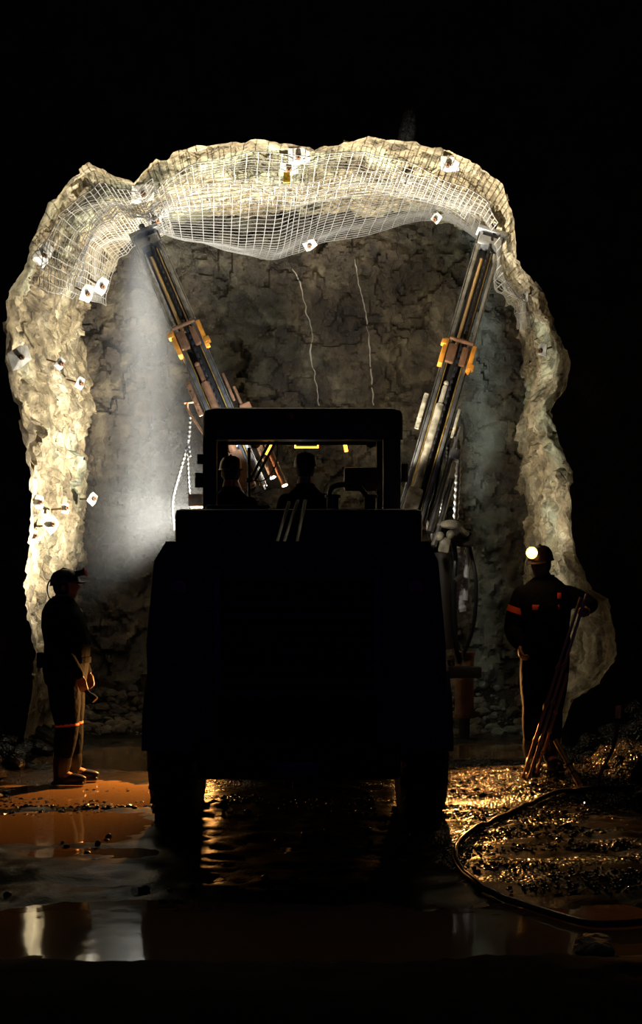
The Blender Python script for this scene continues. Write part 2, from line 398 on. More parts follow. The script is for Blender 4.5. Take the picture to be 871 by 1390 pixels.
# dense wet pebbles that catch the warm lamps
tmpl = []
for k in range(10):
    bm = bmesh.new(); bmesh.ops.create_icosphere(bm, subdivisions=2 if k < 2 else 1, radius=1)
    vs = [v.co*(1+.35*noise.noise(v.co*1.3+V((k*7, 0, 0)))) for v in bm.verts]; ix = {v: i for i, v in enumerate(bm.verts)}
    tmpl.append((vs, [[ix[v] for v in f.verts] for f in bm.faces])); bm.free()
mb = MB(); n_ = 0
while n_ < 5200:
    z_ = random.random()
    if z_ < .50: x, y = random.uniform(.75, 2.5), random.uniform(8.3, 11.6)
    elif z_ < .82: x, y = random.uniform(.7, 2.6), random.uniform(6.1, 8.3)
    elif z_ < .93: x, y = random.uniform(-3.0, -1.0), 9.05+random.gauss(0, .35)
    else: x, y = random.uniform(-.7, .4), random.uniform(8.3, 9.6)
    d = noise.noise(V((x*1.1, y*2.6, 8)))
    if d < (-.15 if y > 8.3 and x > 0 else .06): continue
    n_ += 1; r = random.uniform(.006, .019); vs, fs = random.choice(tmpl); h = max(hz(x, y), -.005); rz = Matrix.Rotation(random.random()*6.3, 3, 'Z')
    mb.add([rz @ V((v.x*r, v.y*r*.8, v.z*r*.55))+V((x, y, h+r*.25)) for v in vs], fs)
o = mb.build('pebbles', 'wetstone'); tag(o, 'glistening wet pebbles spread over the mud beside and behind the rig', 'pebbles', kind='stuff')

# ---------------------------------------------------------------- wire mesh
def wire_sheet(name, fun, nu, nv, label, r=.0045, mat='wire', subu=4, subv=3, jit=.0):
    """fun(a,b) a,b in 0..1"""
    mb = MB()
    for j in range(nv+1):
        b = j/nv; mb.tube([fun(i/(nu*subu), b) for i in range(nu*subu+1)], r, 4, False)
    for i in range(nu+1):
        a = i/nu; mb.tube([fun(a, j/(nv*subv)) for j in range(nv*subv+1)], r, 4, False)
    o = mb.build(name, mat); tag(o, label, 'wire mesh', 'mesh sheets pinned under the roof'); return o
def surf_sheet(u0, u1, D0, D1, sag, seed):
    def f(a, b):
        u = u0+(u1-u0)*a; D = D0+(D1-D0)*b
        p0, n = tun(u, D, 0.0)
        q = .085+sag*(.5+.9*noise.noise(V((a*3+seed, b*2, seed))))+.10*(1+math.sin(a*9+seed))*.5
        q += .05*noise.noise(V((a*9, b*5, seed+4)))
        return p0+n*q
    return f
# big slack curtain under the back of the roof
low = [(205,300),(240,322),(290,334),(330,346),(370,352),(405,342),(440,330),(500,318),(560,302),(590,298),(625,308),(650,322)]
top = [(198,292),(225,272),(290,262),(340,255),(390,250),(420,248),(470,247),(530,243),(580,246),(610,258),(640,278),(662,300)]
def along(L, a):
    t = a*(len(L)-1); i = min(int(t), len(L)-2); t -= i
    q = [L[max(i-1, 0)], L[i], L[i+1], L[min(i+2, len(L)-1)]]
    return tuple(.5*(2*q[1][k]+(q[2][k]-q[0][k])*t+(2*q[0][k]-5*q[1][k]+4*q[2][k]-q[3][k])*t*t+(3*q[1][k]-q[0][k]-3*q[2][k]+q[3][k])*t**3) for k in (0, 1))
def curtain(a, b):
    x0, y0 = along(top, a); x1, y1 = along(low, a)
    P0 = PP(x0, y0, 13.0); P1 = PP(x1, y1, 14.75)
    p = P0.lerp(P1, b); p.z += -.10*math.sin(b*math.pi)*(1+.8*math.sin(a*7)) + .03*noise.noise(V((a*12, b*4, 1)))
    return p
wire_sheet('wire_mesh_sheet', curtain, 44, 24, 'slack grey wire mesh curtain sagging below the bright roof', .0050, 'greywire')
wire_sheet('wire_mesh_sheet', surf_sheet(19.6, 28.8, 12.0, 13.15, .12, 1.3), 44, 11, 'bright wire mesh strip pinned across the roof edge, in front of the slack curtain', .0045)
wire_sheet('wire_mesh_sheet', surf_sheet(19.0, 27.5, 12.5, 13.6, .18, 5.3), 40, 10, 'lower overlapping layer of bright roof wire mesh above the slack curtain', .0045)
wire_sheet('wire_mesh_sheet', surf_sheet(12.8, 19.6, 12.0, 13.5, .12, 8.1), 22, 14, 'wire mesh wrapped over the left shoulder of the tunnel', .0045)
wire_sheet('wire_mesh_sheet', surf_sheet(13.2, 19.8, 12.9, 15.0, .22, 2.7), 28, 24, 'bunched wire mesh hanging deep in the left shoulder, beside the spray', .0045)
wire_sheet('wire_mesh_sheet', surf_sheet(29.2, 31.6, 12.2, 14.2, .08, 4.4), 12, 16, 'small patch of wire mesh on the right wall beside the right feed tip', .0045)

# ---------------------------------------------------------------- rock bolts
def rock_bolt(px, py, D, size, rz, label, tilt=.5, asp=1.3, mat='plate'):
    c = PP(px, py, D); t = V((CC.x-c.x, -1.6*tilt*3, (CC.z-c.z)*.7))
    nrm = t.normalized(); q = nrm.to_track_quat('Z', 'Y').to_matrix() @ Matrix.Rotation(rz, 3, 'Z')
    root = empty('rock_bolt', c); root.rotation_euler = q.to_euler(); tag(root, label, 'rock bolt', 'rock bolts in walls and roof')
    mb = MB(); h = size*.36
    pts = [(-h*asp, -h), (-h*asp*.3, -h*1.1), (h*asp, -h*.9), (h*asp*1.05, h*.6), (h*asp*.4, h), (-h*asp*.9, h*.9)]
    bmv = [V((x, y, .008+.03*math.cos(x*6/size)*.3)) for x, y in pts]; n = len(pts)
    vs = bmv+[v-V((0, 0, .010)) for v in bmv]+[V((0, 0, .035))]
    fs = [(i, (i+1) % n, 2*n) for i in range(n)]+[tuple(range(2*n-1, n-1, -1))]+[(i, i+n, (i+1) % n+n, (i+1) % n) for i in range(n)]
    mb.add(vs, fs); mb.build('plate', mat, root, smooth=False)
    b = MB(); b.tube([(0, 0, -.25), (0, 0, .075)], .011, 8); b.build('bolt_shank', 'rusty', root)
    b = MB(); b.tube([(0, 0, .03), (0, 0, .06)], .028, 6); b.build('nut', 'rusty', root)
for a in [
 (58, 345, 12.35, .26, 1.2, 'large pale bolt plate high on the left shoulder at the dark edge'),
 (193, 262, 12.5, .27, .3, 'white bolt plate with rusty nut where the two roof meshes meet at the left'),
 (137, 388, 13.3, .20, 1.3, 'white bolt plate below the left shoulder mesh, the right one of a close pair'),
 (117, 398, 13.1, .20, 1.5, 'white bolt plate below the left shoulder mesh, the left one of a close pair'),
 (26, 484, 12.3, .28, .6, 'big white bolt plate at the dark edge of the upper left wall'),
 (81, 493, 13.0, .14, 1.1, 'small white bolt plate on the left wall, right of the big edge plate'),
 (108, 520, 13.9, .15, 1.3, 'grey-white bolt plate at the top of the rounded rock boss'),
 (52, 682, 12.5, .16, 1.4, 'narrow white plate on the middle of the left wall near the dark edge'),
 (69, 712, 12.7, .20, .8, 'bright white plate in the middle of the lower left wall'),
 (45, 728, 12.3, .15, 1.5, 'upright white plate on the lower left wall, right at the dark edge'),
 (88, 690, 13.1, .13, 1.5, 'slim white plate beside a dark slot on the left wall'),
 (125, 677, 14.4, .16, 1.0, 'pale plate deeper in along the left wall beside the spray'),
 (405, 211, 12.2, .24, .05, 'wide white plate at the top centre of the roof edge'),
 (392, 228, 12.5, .20, .1, 'weathered white bolt plate under the top centre of the roof'),
 (610, 222, 12.4, .22, -.3, 'long white plate tilted down on the right part of the roof'),
 (420, 332, 14.5, .17, .5, 'bright leaf-shaped plate hanging at the lower hem of the slack mesh'),
 (212, 298, 13.2, .12, .4, 'small white plate at the top of the spray near the left feed tip'),
 (552, 245, 13.0, .14, .3, 'small silver plate on the upper hem of the slack mesh'),
 (592, 296, 14.0, .14, .6, 'small silver plate at the lower right hem of the slack mesh'),
 (736, 475, 13.0, .15, 1.2, 'grey bolt plate on the upper right wall'),
 (712, 402, 13.0, .12, 1.2, 'small pale bolt plate below the right mesh patch')]:
    rock_bolt(*a)
mb = MB(); c = PP(389, 241, 12.3); mb.box(c, (.07, .01, .11), bev=.003); o = mb.build('marker_tag', 'tag', origin=c)
tag(o, 'small yellow tag hanging below the roof bolt', 'tag')
for i, (L, lab) in enumerate((([(398, 365), (407, 385), (415, 420), (424, 455), (421, 480), (428, 515), (433, 550)], 'thin pale line running down the dark face, left of two'),
                             ([(481, 352), (487, 385), (495, 420), (500, 455), (503, 500), (507, 550)], 'thin pale line running down the dark face, right of two'))):
    mb = MB(); pts = []
    for p in spline([V((x, y, 0)) for x, y in L], 10):
        w = PP(p.x, p.y, 15.3)
        q = face_p(w.x, w.z); w = PP(p.x, p.y, q.y-.01); q = face_p(w.x, w.z); w = PP(p.x+noise.noise(V((p.y*.1, i, 0)))*2.5, p.y, q.y-.015); pts.append(w)
    mb.tube(pts, [.008*(1+.9*noise.noise(p*5)) for p in pts], 5); o = mb.build('mineral_vein', 'vein'); tag(o, lab, 'vein', 'pale lines on the face')

# ---------------------------------------------------------------- drill jumbo
RX = -.155
J = empty('drill_jumbo', (RX, 9.6, 0)); tag(J, 'dark two-boom drilling rig with canopy parked in the middle of the tunnel', 'drilling rig')
def jb(mb, name, mat, parent=None, **k):      # vertices given in world, made local to J
    mb.v = [(p[0]-RX, p[1]-9.6, p[2]) for p in mb.v]
    return mb.build(name, mat, parent or J, **k)
def X(x): return x+RX
# chassis
mb = MB(); mb.box((X(0), 10.2, .68), (1.15, 4.7, .5), bev=.04); mb.box((X(0), 7.98, .58), (1.36, .14, .48), bev=.03)
mb.box((X(0), 12.6, .75), (1.5, .5, .5), bev=.05)
jb(mb, 'chassis', 'black')
# engine cover: profile extruded along y
prof = [(-.98, .62), (-1.0, 1.25), (-.95, 1.80), (-.87, 1.93), (.87, 1.93), (.93, 1.80), (.98, 1.25), (.99, .62)]
mb = MB(); mb.prism(prof, 1.35, Matrix.Translation(V((RX, 7.85, 0)))); ec = jb(mb, 'engine_cover', 'black')
mb = MB()
for k in range(9): mb.box((X(0), 7.835, .98+.085*k), (1.0, .03, .05), Matrix.Rotation(.5, 3, 'X'), .004)
mb.box((X(-.53), 7.83, 1.32), (.04, .04, .84)); mb.box((X(.53), 7.83, 1.32), (.04, .04, .84))
jb(mb, 'radiator_grille', 'darksteel')
for sx in (-.78, .78):
    mb = MB(); mb.lathe([(0, 0), (.05, 0), (.055, .02), (.05, .05), (0, .055)], Matrix.Translation(V((X(sx), 7.86, 1.62))) @ Matrix.Rotation(math.pi/2, 4, 'X'), 20)
    jb(mb, 'tail_lamp', 'redlens')
mb = MB()  # hydraulic and cable-reel housing behind the canopy
mb.box((X(-.02), 9.52, 1.76), (1.93, .62, 1.0), bev=.05); mb.box((X(-.5), 9.5, 2.27), (.5, .4, .05), bev=.01)
jb(mb, 'tank_housing', 'black')
mb = MB()  # side lockers / shoulders
for s in (-1, 1):
    mb = MB(); mb.box((X(s*.86), 10.05, 1.16), (.32, 1.5, .67), bev=.04); jb(mb, 'side_locker', 'black')
# fenders
for s, nm in ((-1, 0), (1, 0)):
    mb = MB(); P = []
    for i in range(11):
        a = math.pi*i/10; P.append(V((X(s*.86), 8.5-.66*math.cos(a), .55+.62*math.sin(a))))
    for i in range(10):
        c = (P[i]+P[i+1])/2; d = P[i+1]-P[i]
        mb.box(c, (.34, d.length*1.08, .02), Matrix.Rotation(math.atan2(d.z, d.y), 3, 'X'))
    jb(mb, 'fender', 'black')
def wheel(x, y, s):
    m = Matrix.Translation(V((x, y, .55))) @ Matrix.Rotation(math.pi/2, 4, 'Y')
    t = MB(); h = .16
    prof = [(.27, -h*.85), (.40, -h), (.50, -h*.98), (.548, -h*.75), (.555, 0), (.548, h*.75), (.50, h*.98), (.40, h), (.27, h*.85)]
    t.lathe(prof, m, 48)
    for k in range(26):
        a = 2*math.pi*k/26
        for sd in (-1, 1):
            mm = m @ Matrix.Rotation(a+sd*.06, 4, 'Z') @ Matrix.Translation(V((.553, 0, sd*.075))) @ Matrix.Rotation(sd*.5, 4, 'X')
            bm = MB(); bm.box((0, 0, 0), (.035, .045, .15)); t.add([mm @ V(p) for p in bm.v], bm.f)
    w = jb(t, 'wheel', 'tyre')
    r = MB(); r.lathe([(.28, -.13), (.26, -.10), (.24, .02), (.12, .03), (.11, .07), (0, .07)], m if s > 0 else m @ Matrix.Rotation(math.pi, 4, 'X'), 28)
    for k in range(8):
        a = 2*math.pi*k/8; mm = (m if s > 0 else m @ Matrix.Rotation(math.pi, 4, 'X')) @ Matrix.Translation(V((.17*math.cos(a), .17*math.sin(a), .03)))
        bm = MB(); bm.tube([(0, 0, 0), (0, 0, .025)], .014, 6); r.add([mm @ V(p) for p in bm.v], bm.f)
    jb(r, 'rim', 'yellow', w)
    w.data.transform(Matrix.Identity(4))
for y in (8.5, 11.6):
    wheel(X(-.86), y, -1); wheel(X(.86), y, 1)
mb = MB()
for y in (8.5, 11.6):
    mb = MB(); mb.tube([(X(-.8), y, .55), (X(.8), y, .55)], .10, 14); mb.ell((X(0), y, .55), (.2, .2, .2)); jb(mb, 'axle', 'darksteel')
mb = MB()
mb.tube([(X(-.25), 7.95, .42), (X(-.1), 8.9, .30), (X(.2), 10.2, .34)], .035, 8)
jb(mb, 'drive_shaft', 'darksteel')
# under-body steps / tow hitch
mb = MB(); mb.box((X(0), 7.86, .42), (.3, .18, .12), bev=.02); mb.tube([(X(-.06), 7.8, .30), (X(-.06), 7.8, .5)], .03, 10); jb(mb, 'tow_hitch', 'darksteel')
# cab tub
mb = MB(); mb.box((X(0), 10.6, 1.36), (1.5, 1.5, .12), bev=.02)
mb.box((X(-.80), 10.6, 1.78), (.05, 1.5, .84), bev=.015); mb.box((X(.78), 10.6, 1.78), (.05, 1.5, .84), bev=.015)
mb.box((X(0), 11.33, 1.78), (1.6, .05, .84), bev=.015)
jb(mb, 'operator_platform', 'black')
# canopy roof with rounded corners, arched top
def canopy():
    x0, x1, zb, zt = X(-.85), X(.85), 2.90, 3.165; y0, y1 = 9.95, 11.25; R = .13
    vs = []; fs = []; lay = []
    def ringpts(z, ins):
        pts = []
        for cx, cy, a0 in ((x1-R, y1-R, 0), (x0+R, y1-R, 90), (x0+R, y0+R, 180), (x1-R, y0+R, 270)):
            for k in range(7):
                a = math.radians(a0+15*k); pts.append(V((cx+(R-ins)*math.cos(a), cy+(R-ins)*math.sin(a), z)))
        return pts
    for z, ins in ((zb+.03, .05), (zb, .02), (zb, 0), (zt-.05, 0), (zt-.015, .012), (zt, .05)): lay.append(ringpts(z, ins))
    for l in lay[3:]:
        for p in l: p.z += .035*(1-((p.x-RX)/.85)**2)
    for l in lay[:3]:
        for p in l: p.z += (p.y-9.95)/1.3*.13
    for l in lay: vs += l
    n = len(lay[0])
    for i in range(len(lay)-1): fs += [(i*n+j, i*n+(j+1) % n, (i+1)*n+(j+1) % n, (i+1)*n+j) for j in range(n)]
    c0 = len(vs); vs.append(V((RX, 10.6, zb+.10))); c1 = len(vs); vs.append(V((RX, 10.6, zt+.045)))
    fs += [(j, (j+1) % n, c0) for j in range(n)]+[((len(lay)-1)*n+j, (len(lay)-1)*n+(j+1) % n, c1) for j in range(n)]
    mb = MB(); mb.add(vs, fs); return mb
jb(canopy(), 'canopy_roof', 'black')
for x in (-.78, .75):
    for y in (10.0, 11.2):
        mb = MB(); mb.box((X(x), y, 2.45 if y < 11 else 2.52), (.12 if x < 0 else .15, .1, .96 if y < 11 else 1.1), bev=.02); jb(mb, 'canopy_post', 'black')
mb = MB(); mb.tube([(X(-.86), 10.0, 2.70), (X(-.86), 10.0, 2.78)], .03, 10); jb(mb, 'post_hinge', 'black'); mb = MB(); mb.tube([(X(-.87), 9.98, 2.5), (X(-.87), 9.98, 2.62)], .035, 10); jb(mb, 'post_hinge', 'black'); mb = MB()
mb.tube([(X(.86), 10.0, 2.55), (X(.86), 10.0, 2.7)], .03, 10)
jb(mb, 'post_hinge', 'black')
mb = MB(); mb.lathe([(0, 0), (.025, 0), (.03, .02), (0, .035)], Matrix.Translation(PP(394, 566, 9.94)) @ Matrix.Rotation(math.pi/2, 4, 'X'), 12); jb(mb, 'roof_marker_lamp', 'redlens')
# lamp brackets behind the canopy opening
mb = MB()
mb.tube([PP(338, 608, 11.1), PP(338, 700, 11.1)], .016, 8); mb.box(PP(338, 652, 11.1), (.06, .05, .04), bev=.01)
mb.tube([PP(339, 652, 11.1), PP(370, 592, 11.2)], .014, 8); mb.tube([PP(346, 652, 11.1), PP(378, 592, 11.2)], .014, 8)
mb.tube(spline([PP(341, 652, 11.05), PP(358, 652, 11.05), PP(372, 636, 11.05), PP(376, 618, 11.1), PP(376, 594, 11.15)], 6), .006, 6)
jb(mb, 'lamp_bracket', 'black')
mb = MB(); mb.box(PP(365, 608, 11.32), (.06, .03, .14), Matrix.Rotation(.5, 3, 'Y'), .01); jb(mb, 'marker_lamp', 'amber')
mb = MB(); c = PP(416, 600, 11.6); mb.box(c, (.20, .08, .11), bev=.01); lh = jb(mb, 'lamp_housing', 'darksteel')
mb = MB(); y = c.y-.045
mb.box((c.x, y, c.z-.058), (.22, .02, .014)); mb.box((c.x-.11, y, c.z-.02), (.014, .02, .09)); mb.box((c.x+.11, y, c.z-.02), (.014, .02, .09))
jb(mb, 'lamp_glow_edge', 'amber', lh)
mb = MB(); mb.box(PP(468, 603, 11.55), (.035, .03, .15), Matrix.Rotation(-.2, 3, 'Y'), .006); jb(mb, 'marker_lamp', 'amber')
# dashboard & levers
mb = MB(); mb.box((X(.12), 11.2, 2.16), (.9, .18, .2), bev=.03)
for k in range(6): mb.tube([(X(-.2+.12*k), 11.15, 2.2), (X(-.2+.12*k), 11.08, 2.36)], .008, 6); mb.ell((X(-.2+.12*k), 11.08, 2.37), (.018, .018, .02), n=6)
mb.box((X(.55), 11.2, 2.7), (.36, .12, .22), bev=.03)
jb(mb, 'control_panel', 'black')
# flat cables and hoses over the rear cover
for x0, y0, x1, y1 in ((404, 680, 375, 770), (414, 680, 398, 765), (392, 682, 366, 772)):
    mb = MB(); mb.tube(spline([PP(x0, y0, 9.25), PP((x0+x1)/2, (y0+y1)/2, 8.8), PP(x1, y1, 7.9)], 6), .016, 8); jb(mb, 'hose', 'rubber')
mb = MB(); mb.tube(spline([PP(446, 676, 9.9), PP(450, 663, 9.9), PP(462, 658, 9.9), PP(485, 660, 9.9), PP(500, 676, 9.9)], 8), .022, 8)
jb(mb, 'hose_loop', 'rubber')
for x in (.25, .55):
    mb = MB(); mb.tube([(X(x), 9.6, 2.26), (X(x), 9.6, 2.38)], .05, 12); mb.tube([(X(x), 9.6, 2.38), (X(x), 9.6, 2.4)], .065, 12); jb(mb, 'filler_cap', 'darksteel')
# tyre-side steps
for s in (-1, 1):
    mb = MB()
    for z in (.45, .75): mb.box((X(s*.93), 10.05, z), (.16, .4, .03), bev=.005)
    mb.box((X(s*.9), 9.86, .6), (.03, .03, .5)); mb.box((X(s*.9), 10.24, .6), (.03, .03, .5)); jb(mb, 'step', 'darksteel')
# seats
def seat(x):
    mb = MB(); mb.box((x, 10.5, 1.80), (.44, .42, .1), bev=.03); mb.box((x, 10.27, 2.05), (.42, .09, .5), Matrix.Rotation(-.1, 3, 'X'), .03); mb.box((x, 10.5, 1.58), (.25, .25, .34), bev=.02)
    jb(mb, 'seat', 'seat')
seat(-.80+.02); seat(-.14)

# stabiliser jacks
def jack(x, y):
    z0 = hz(x, y)
    mb = MB(); mb.tube([(x, y, .95), (x, y, .27)], .105, 20); mb.tube([(x, y, .99), (x, y, .95)], .12, 20); mb.tube([(x, y, .30), (x, y, .26)], .13, 20)
    mb.box((x+.12, y, .30), (.1, .08, .06), bev=.01); ma = MB(); ma.box((x*.5+X(.3)*.5 if x > 0 else x*.5+X(-.3)*.5, y-.3, .78), (abs(x-X(0))*1.0, .12, .13), bev=.03); am = jb(ma, 'jack_arm', 'black')
    s = jb(mb, 'stabiliser_jack', 'rusty'); am.name = 'jack_arm'
    mb = MB(); mb.tube([(x, y, .28), (x, y, max(z0, 0)+.03)], .06, 16); mb.tube([(x, y, max(z0, 0)+.03), (x, y, min(z0, 0)-.01)], .15, 18); jb(mb, 'jack_foot', 'darksteel', s)
jack(1.60, 13.25); jack(-1.55, 13.25)

# booms with feeds
def boom(sgn, top, bot, root, wrist, glossy=True):
    mb = MB(); d = (wrist-root); L = d.length; r = d.to_track_quat('Z', 'Y').to_matrix()
    mb.tube([root, root.lerp(wrist, .62)], .12, 18); mb.tube([root.lerp(wrist, .6), wrist], .085, 16); mb.ell(root, (.19, .19, .19)); mb.ell(wrist, (.14, .14, .14))
    b = jb(mb, 'boom', 'darksteel')
    mb = MB(); side = V((sgn*.18, -.1, -.05))
    mb.tube([root+side, root.lerp(wrist, .45)+side*.9], .055, 12); mb.tube([root.lerp(wrist, .45)+side*.9, root.lerp(wrist, .85)+side*.6], .028, 10); jb(mb, 'lift_cylinder', 'steel', b)
    # feed frame axes
    Lx = (top-bot); FL = Lx.length; Z = Lx.normalized(); Y = V((0, -1, 0)); Y = (Y-Z*Y.dot(Z)).normalized(); Xa = Z.cross(Y)*-1
    if Xa.x < 0: Xa = -Xa
    Rm = Matrix((Xa, Y, Z)).transposed()      # local x across, y toward viewer, z along
    def W(x, y, z): return bot+Xa*x+Y*y+Z*z
    def bx(mb, x, y, z, sx, sy, sz, bev=.006):
        Rr = Rm if Rm.determinant() > 0 else Matrix((-Xa, Y, Z)).transposed()
        mb.box(W(x, y, z), (sx, sy, sz), Rr, bev)
    mb = MB(); bx(mb, 0, -.05, FL/2, .16, .03, FL); bx(mb, -.115, 0, FL/2, .018, .12, FL); bx(mb, .115, 0, FL/2, .018, .12, FL)
    jb(mb, 'feed_beam', 'darksteel', b)
    mb = MB()
    for s in (-1, 1): bx(mb, s*.115, .068, FL/2, .035, .014, FL); bx(mb, s*.145, .02, FL/2, .010, .02, FL)
    jb(mb, 'feed_rail_edge', 'steel', b)
    mb = MB()
    bx(mb, -.085, .04, FL*.30, .016, .02, FL*.58); bx(mb, .085, .04, FL*.30, .016, .02, FL*.58)
    jb(mb, 'guide_rail', 'gold', b)
    mb = MB(); mb.tube([W(-.035, .05, FL*.60), W(-.035, .05, FL*.90)], .022, 12); mb.tube([W(.055, .03, FL*.55), W(.055, .03, FL*.93)], .010, 8)
    jb(mb, 'drill_rod', 'rod', b)
    mb = MB(); mb.tube([W(.02, .07, FL*.08), W(.012, .07, FL*.55), W(.02, .07, FL*.97)], .018, 8)
    for k in range(int(FL/.08)): mb.box(W(.018, .085, k*.08+.05), (.03, .02, .045), None, .004)
    jb(mb, 'feed_chain', 'rubber', b)
    # centraliser
    mb = MB(); z = FL*.565
    bx(mb, -.155, .07, z, .05, .12, .30, .012); bx(mb, -.175, .1, z+.1, .06, .08, .06, .01); jb(mb, 'centraliser', 'orange', b)
    mb = MB(); bx(mb, .155, .07, z, .05, .12, .30, .012); bx(mb, .175, .1, z-.1, .06, .08, .06, .01)
    cz = jb(mb, 'centraliser', 'orange', b)
    mb = MB(); bx(mb, -.07, .10, z, .10, .06, .22, .02); bx(mb, .07, .10, z, .07, .06, .22, .02); mb.tube([W(-.13, .13, z+.16), W(.13, .13, z+.16)], .022, 10); jb(mb, 'clamp_jaw', 'rusty', cz)
    # rock drill / hose drum cylinder in the lower half
    mb = MB(); mb.tube([W(-.03, .08, FL*.02), W(-.03, .08, FL*.40)], .045, 16); mb.tube([W(-.03, .08, FL*.40), W(-.03, .08, FL*.46)], .028, 12); mb.ell(W(-.03, .09, FL*.47), (.03, .03, .03), n=8)
    bx(mb, -.03, .07, .25, .16, .14, .42, .03)
    jb(mb, 'rock_drill', 'cast' if sgn > 0 else 'rusty', b)
    # perforated brackets
    mb = MB(); bx(mb, -.20, .03, FL*.37, .05, .03, .42, .01)
    for k in range(5): mb.tube([W(-.20, .04, FL*.37-.16+.08*k), W(-.20, .06, FL*.37-.16+.08*k)], .012, 8)
    jb(mb, 'bracket', 'cast' if sgn > 0 else 'rusty', b)
    mb = MB(); bx(mb, .185, .05, FL*.36, .03, .03, .34, .008); jb(mb, 'bracket', 'cast' if sgn > 0 else 'rusty', b)
    # tip
    mb = MB(); bx(mb, 0, .03, FL-.01, .34, .16, .05, .012); bx(mb, 0, .02, FL-.14, .26, .14, .12, .02)
    tp = jb(mb, 'feed_tip', 'whitehose' if sgn > 0 else 'steel', b)
    mb = MB(); mb.tube([W(-.0, .0, FL), W(0, 0, FL+.12)], .035, 12); bx(mb, .12, .0, FL-.08, .05, .10, .16, .01); bx(mb, -.12, .0, FL-.08, .05, .10, .16, .01); jb(mb, 'stinger', 'darksteel', tp)
    # hydraulic cylinders by the feed
    mb = MB()
    mb.tube([W(.24, .0, FL*.02), W(.24, .0, FL*.27)], .035, 12); mb.tube([W(.24, 0, FL*.25), W(.24, 0, FL*.36)], .016, 10); mb.tube([W(.32, -.04, -.05), W(.32, -.04, FL*.20)], .03, 12)
    bx(mb, .27, .0, FL*.27, .12, .1, .12, .02)
    jb(mb, 'feed_cylinder', 'steel' if sgn > 0 else 'rusty', b)
    return b
RT, RB = PP(667, 318, 13.2), PP(551, 722, 12.4)
rb = boom(1, RT, RB, V((X(.55), 12.6, 1.35)), PP(585, 650, 12.75))
LT, LB = PP(197, 318, 13.2), PP(345, 668, 12.4)
lb = boom(-1, LT, LB, V((X(-.55), 12.6, 1.35)), PP(305, 640, 12.75))
def part(parent, name, mat, *tubes):
    mb = MB()
    for pts, r in tubes: mb.tube(spline(pts, 6), r, 8)
    jb(mb, name, mat, parent)
# right boom dressings
mb = MB(); corrugated(mb, [PP(617, 588, 12.9), PP(622, 610, 12.9), PP(621, 650, 12.85), PP(618, 705, 12.8)], .032, .22, .075); jb(mb, 'corrugated_hose', 'steel', rb)
mb = MB(); corrugated(mb, [PP(608, 600, 12.9), PP(606, 640, 12.9), PP(597, 712, 12.8)], .022, .2, .045); jb(mb, 'corrugated_hose', 'rubber', rb)
part(rb, 'copper_pipe', 'orange', ([PP(603, 578, 12.7), PP(612, 583, 12.7), PP(620, 582, 12.7), PP(619, 600, 12.7)], .012))
for k in range(4):
    part(rb, 'hydraulic_hose', 'rubber', ([PP(606+3*k, 580+4*k, 12.8+.03*k), PP(590+4*k, 610, 12.7), PP(578+5*k, 660, 12.6), PP(563+6*k, 705, 12.5)], .016))
mb = MB(); corrugated(mb, [PP(626, 742, 12.9), PP(624, 770, 12.9), PP(622, 800, 12.9), PP(628, 830, 12.9)], .045, .15, .06); jb(mb, 'corrugated_hose', 'whitehose', rb)
part(rb, 'hydraulic_hose', 'whitehose', ([PP(638, 742, 12.85), PP(633, 775, 12.85), PP(631, 815, 12.85)], .03))
part(rb, 'hydraulic_hose', 'rubber', ([PP(612, 720, 12.8), PP(618, 760, 12.75), PP(616, 800, 12.8), PP(618, 870, 13.0), PP(624, 900, 13.2)], .03))
part(rb, 'hydraulic_hose', 'rubber', ([PP(636, 735, 12.8), PP(646, 790, 12.8), PP(642, 850, 12.9), PP(628, 890, 13.1)], .022))
part(rb, 'hydraulic_hose', 'steel', ([PP(620, 868, 13), PP(626, 880, 13.05), PP(628, 893, 13.1)], .012))
mb = MB(); a, b_, c_ = PP(576, 712, 12.55), PP(600, 703, 12.5), PP(632, 722, 12.6)
mb.tube(spline([PP(574, 702, 12.5), PP(582, 716, 12.5), PP(600, 712, 12.48), PP(620, 713, 12.5), PP(632, 726, 12.6)], 6), [.03+.02*math.sin(i*.3)**2 for i in range(25)], 8)
mb.box(PP(603, 740, 12.45), (.11, .10, .17), Matrix.Rotation(.2, 3, 'Y'), .03); mb.ell(PP(597, 728, 12.42), (.05, .05, .05), n=8); mb.ell(PP(611, 726, 12.42), (.045, .05, .05), n=8); mb.tube([PP(581, 745, 12.45), PP(584, 758, 12.45)], .02, 8)
jb(mb, 'wrist_casting', 'cast', rb)
mb = MB(); mb.box(PP(612, 728, 12.75), (.42, .3, .16), Matrix.Rotation(.15, 3, 'Y'), .05); mb.box(PP(632, 733, 12.7), (.16, .2, .14), None, .03); mb.box(PP(622, 785, 12.7), (.1, .1, .06), Matrix.Rotation(-.6, 3, 'Y'), .01)
mb.tube([PP(600, 750, 12.9), PP(604, 880, 13.0)], .10, 12)
jb(mb, 'wrist_housing', 'black', rb)
# left boom dressings
mb = MB(); corrugated(mb, [PP(258, 565, 13), PP(255, 600, 13), PP(244, 640, 13), PP(234, 680, 13), PP(236, 720, 13)], .016, .3, .05); corrugated(mb, [PP(258, 620, 12.9), PP(254, 600, 12.9), PP(256, 660, 12.9), PP(260, 700, 12.8)], .014, .3, .05); jb(mb, 'corrugated_hose', 'dimhose', lb)
part(lb, 'hose_bracket', 'rusty', ([PP(250, 547, 12.9), PP(268, 545, 12.9)], .012), ([PP(254, 547, 12.9), PP(256, 558, 12.9), PP(270, 580, 12.8), PP(284, 600, 12.7)], .012))
mb = MB(); mb.box(PP(270, 680, 12.7), (.22, .2, .14), None, .03); jb(mb, 'wrist_casting', 'rusty', lb)

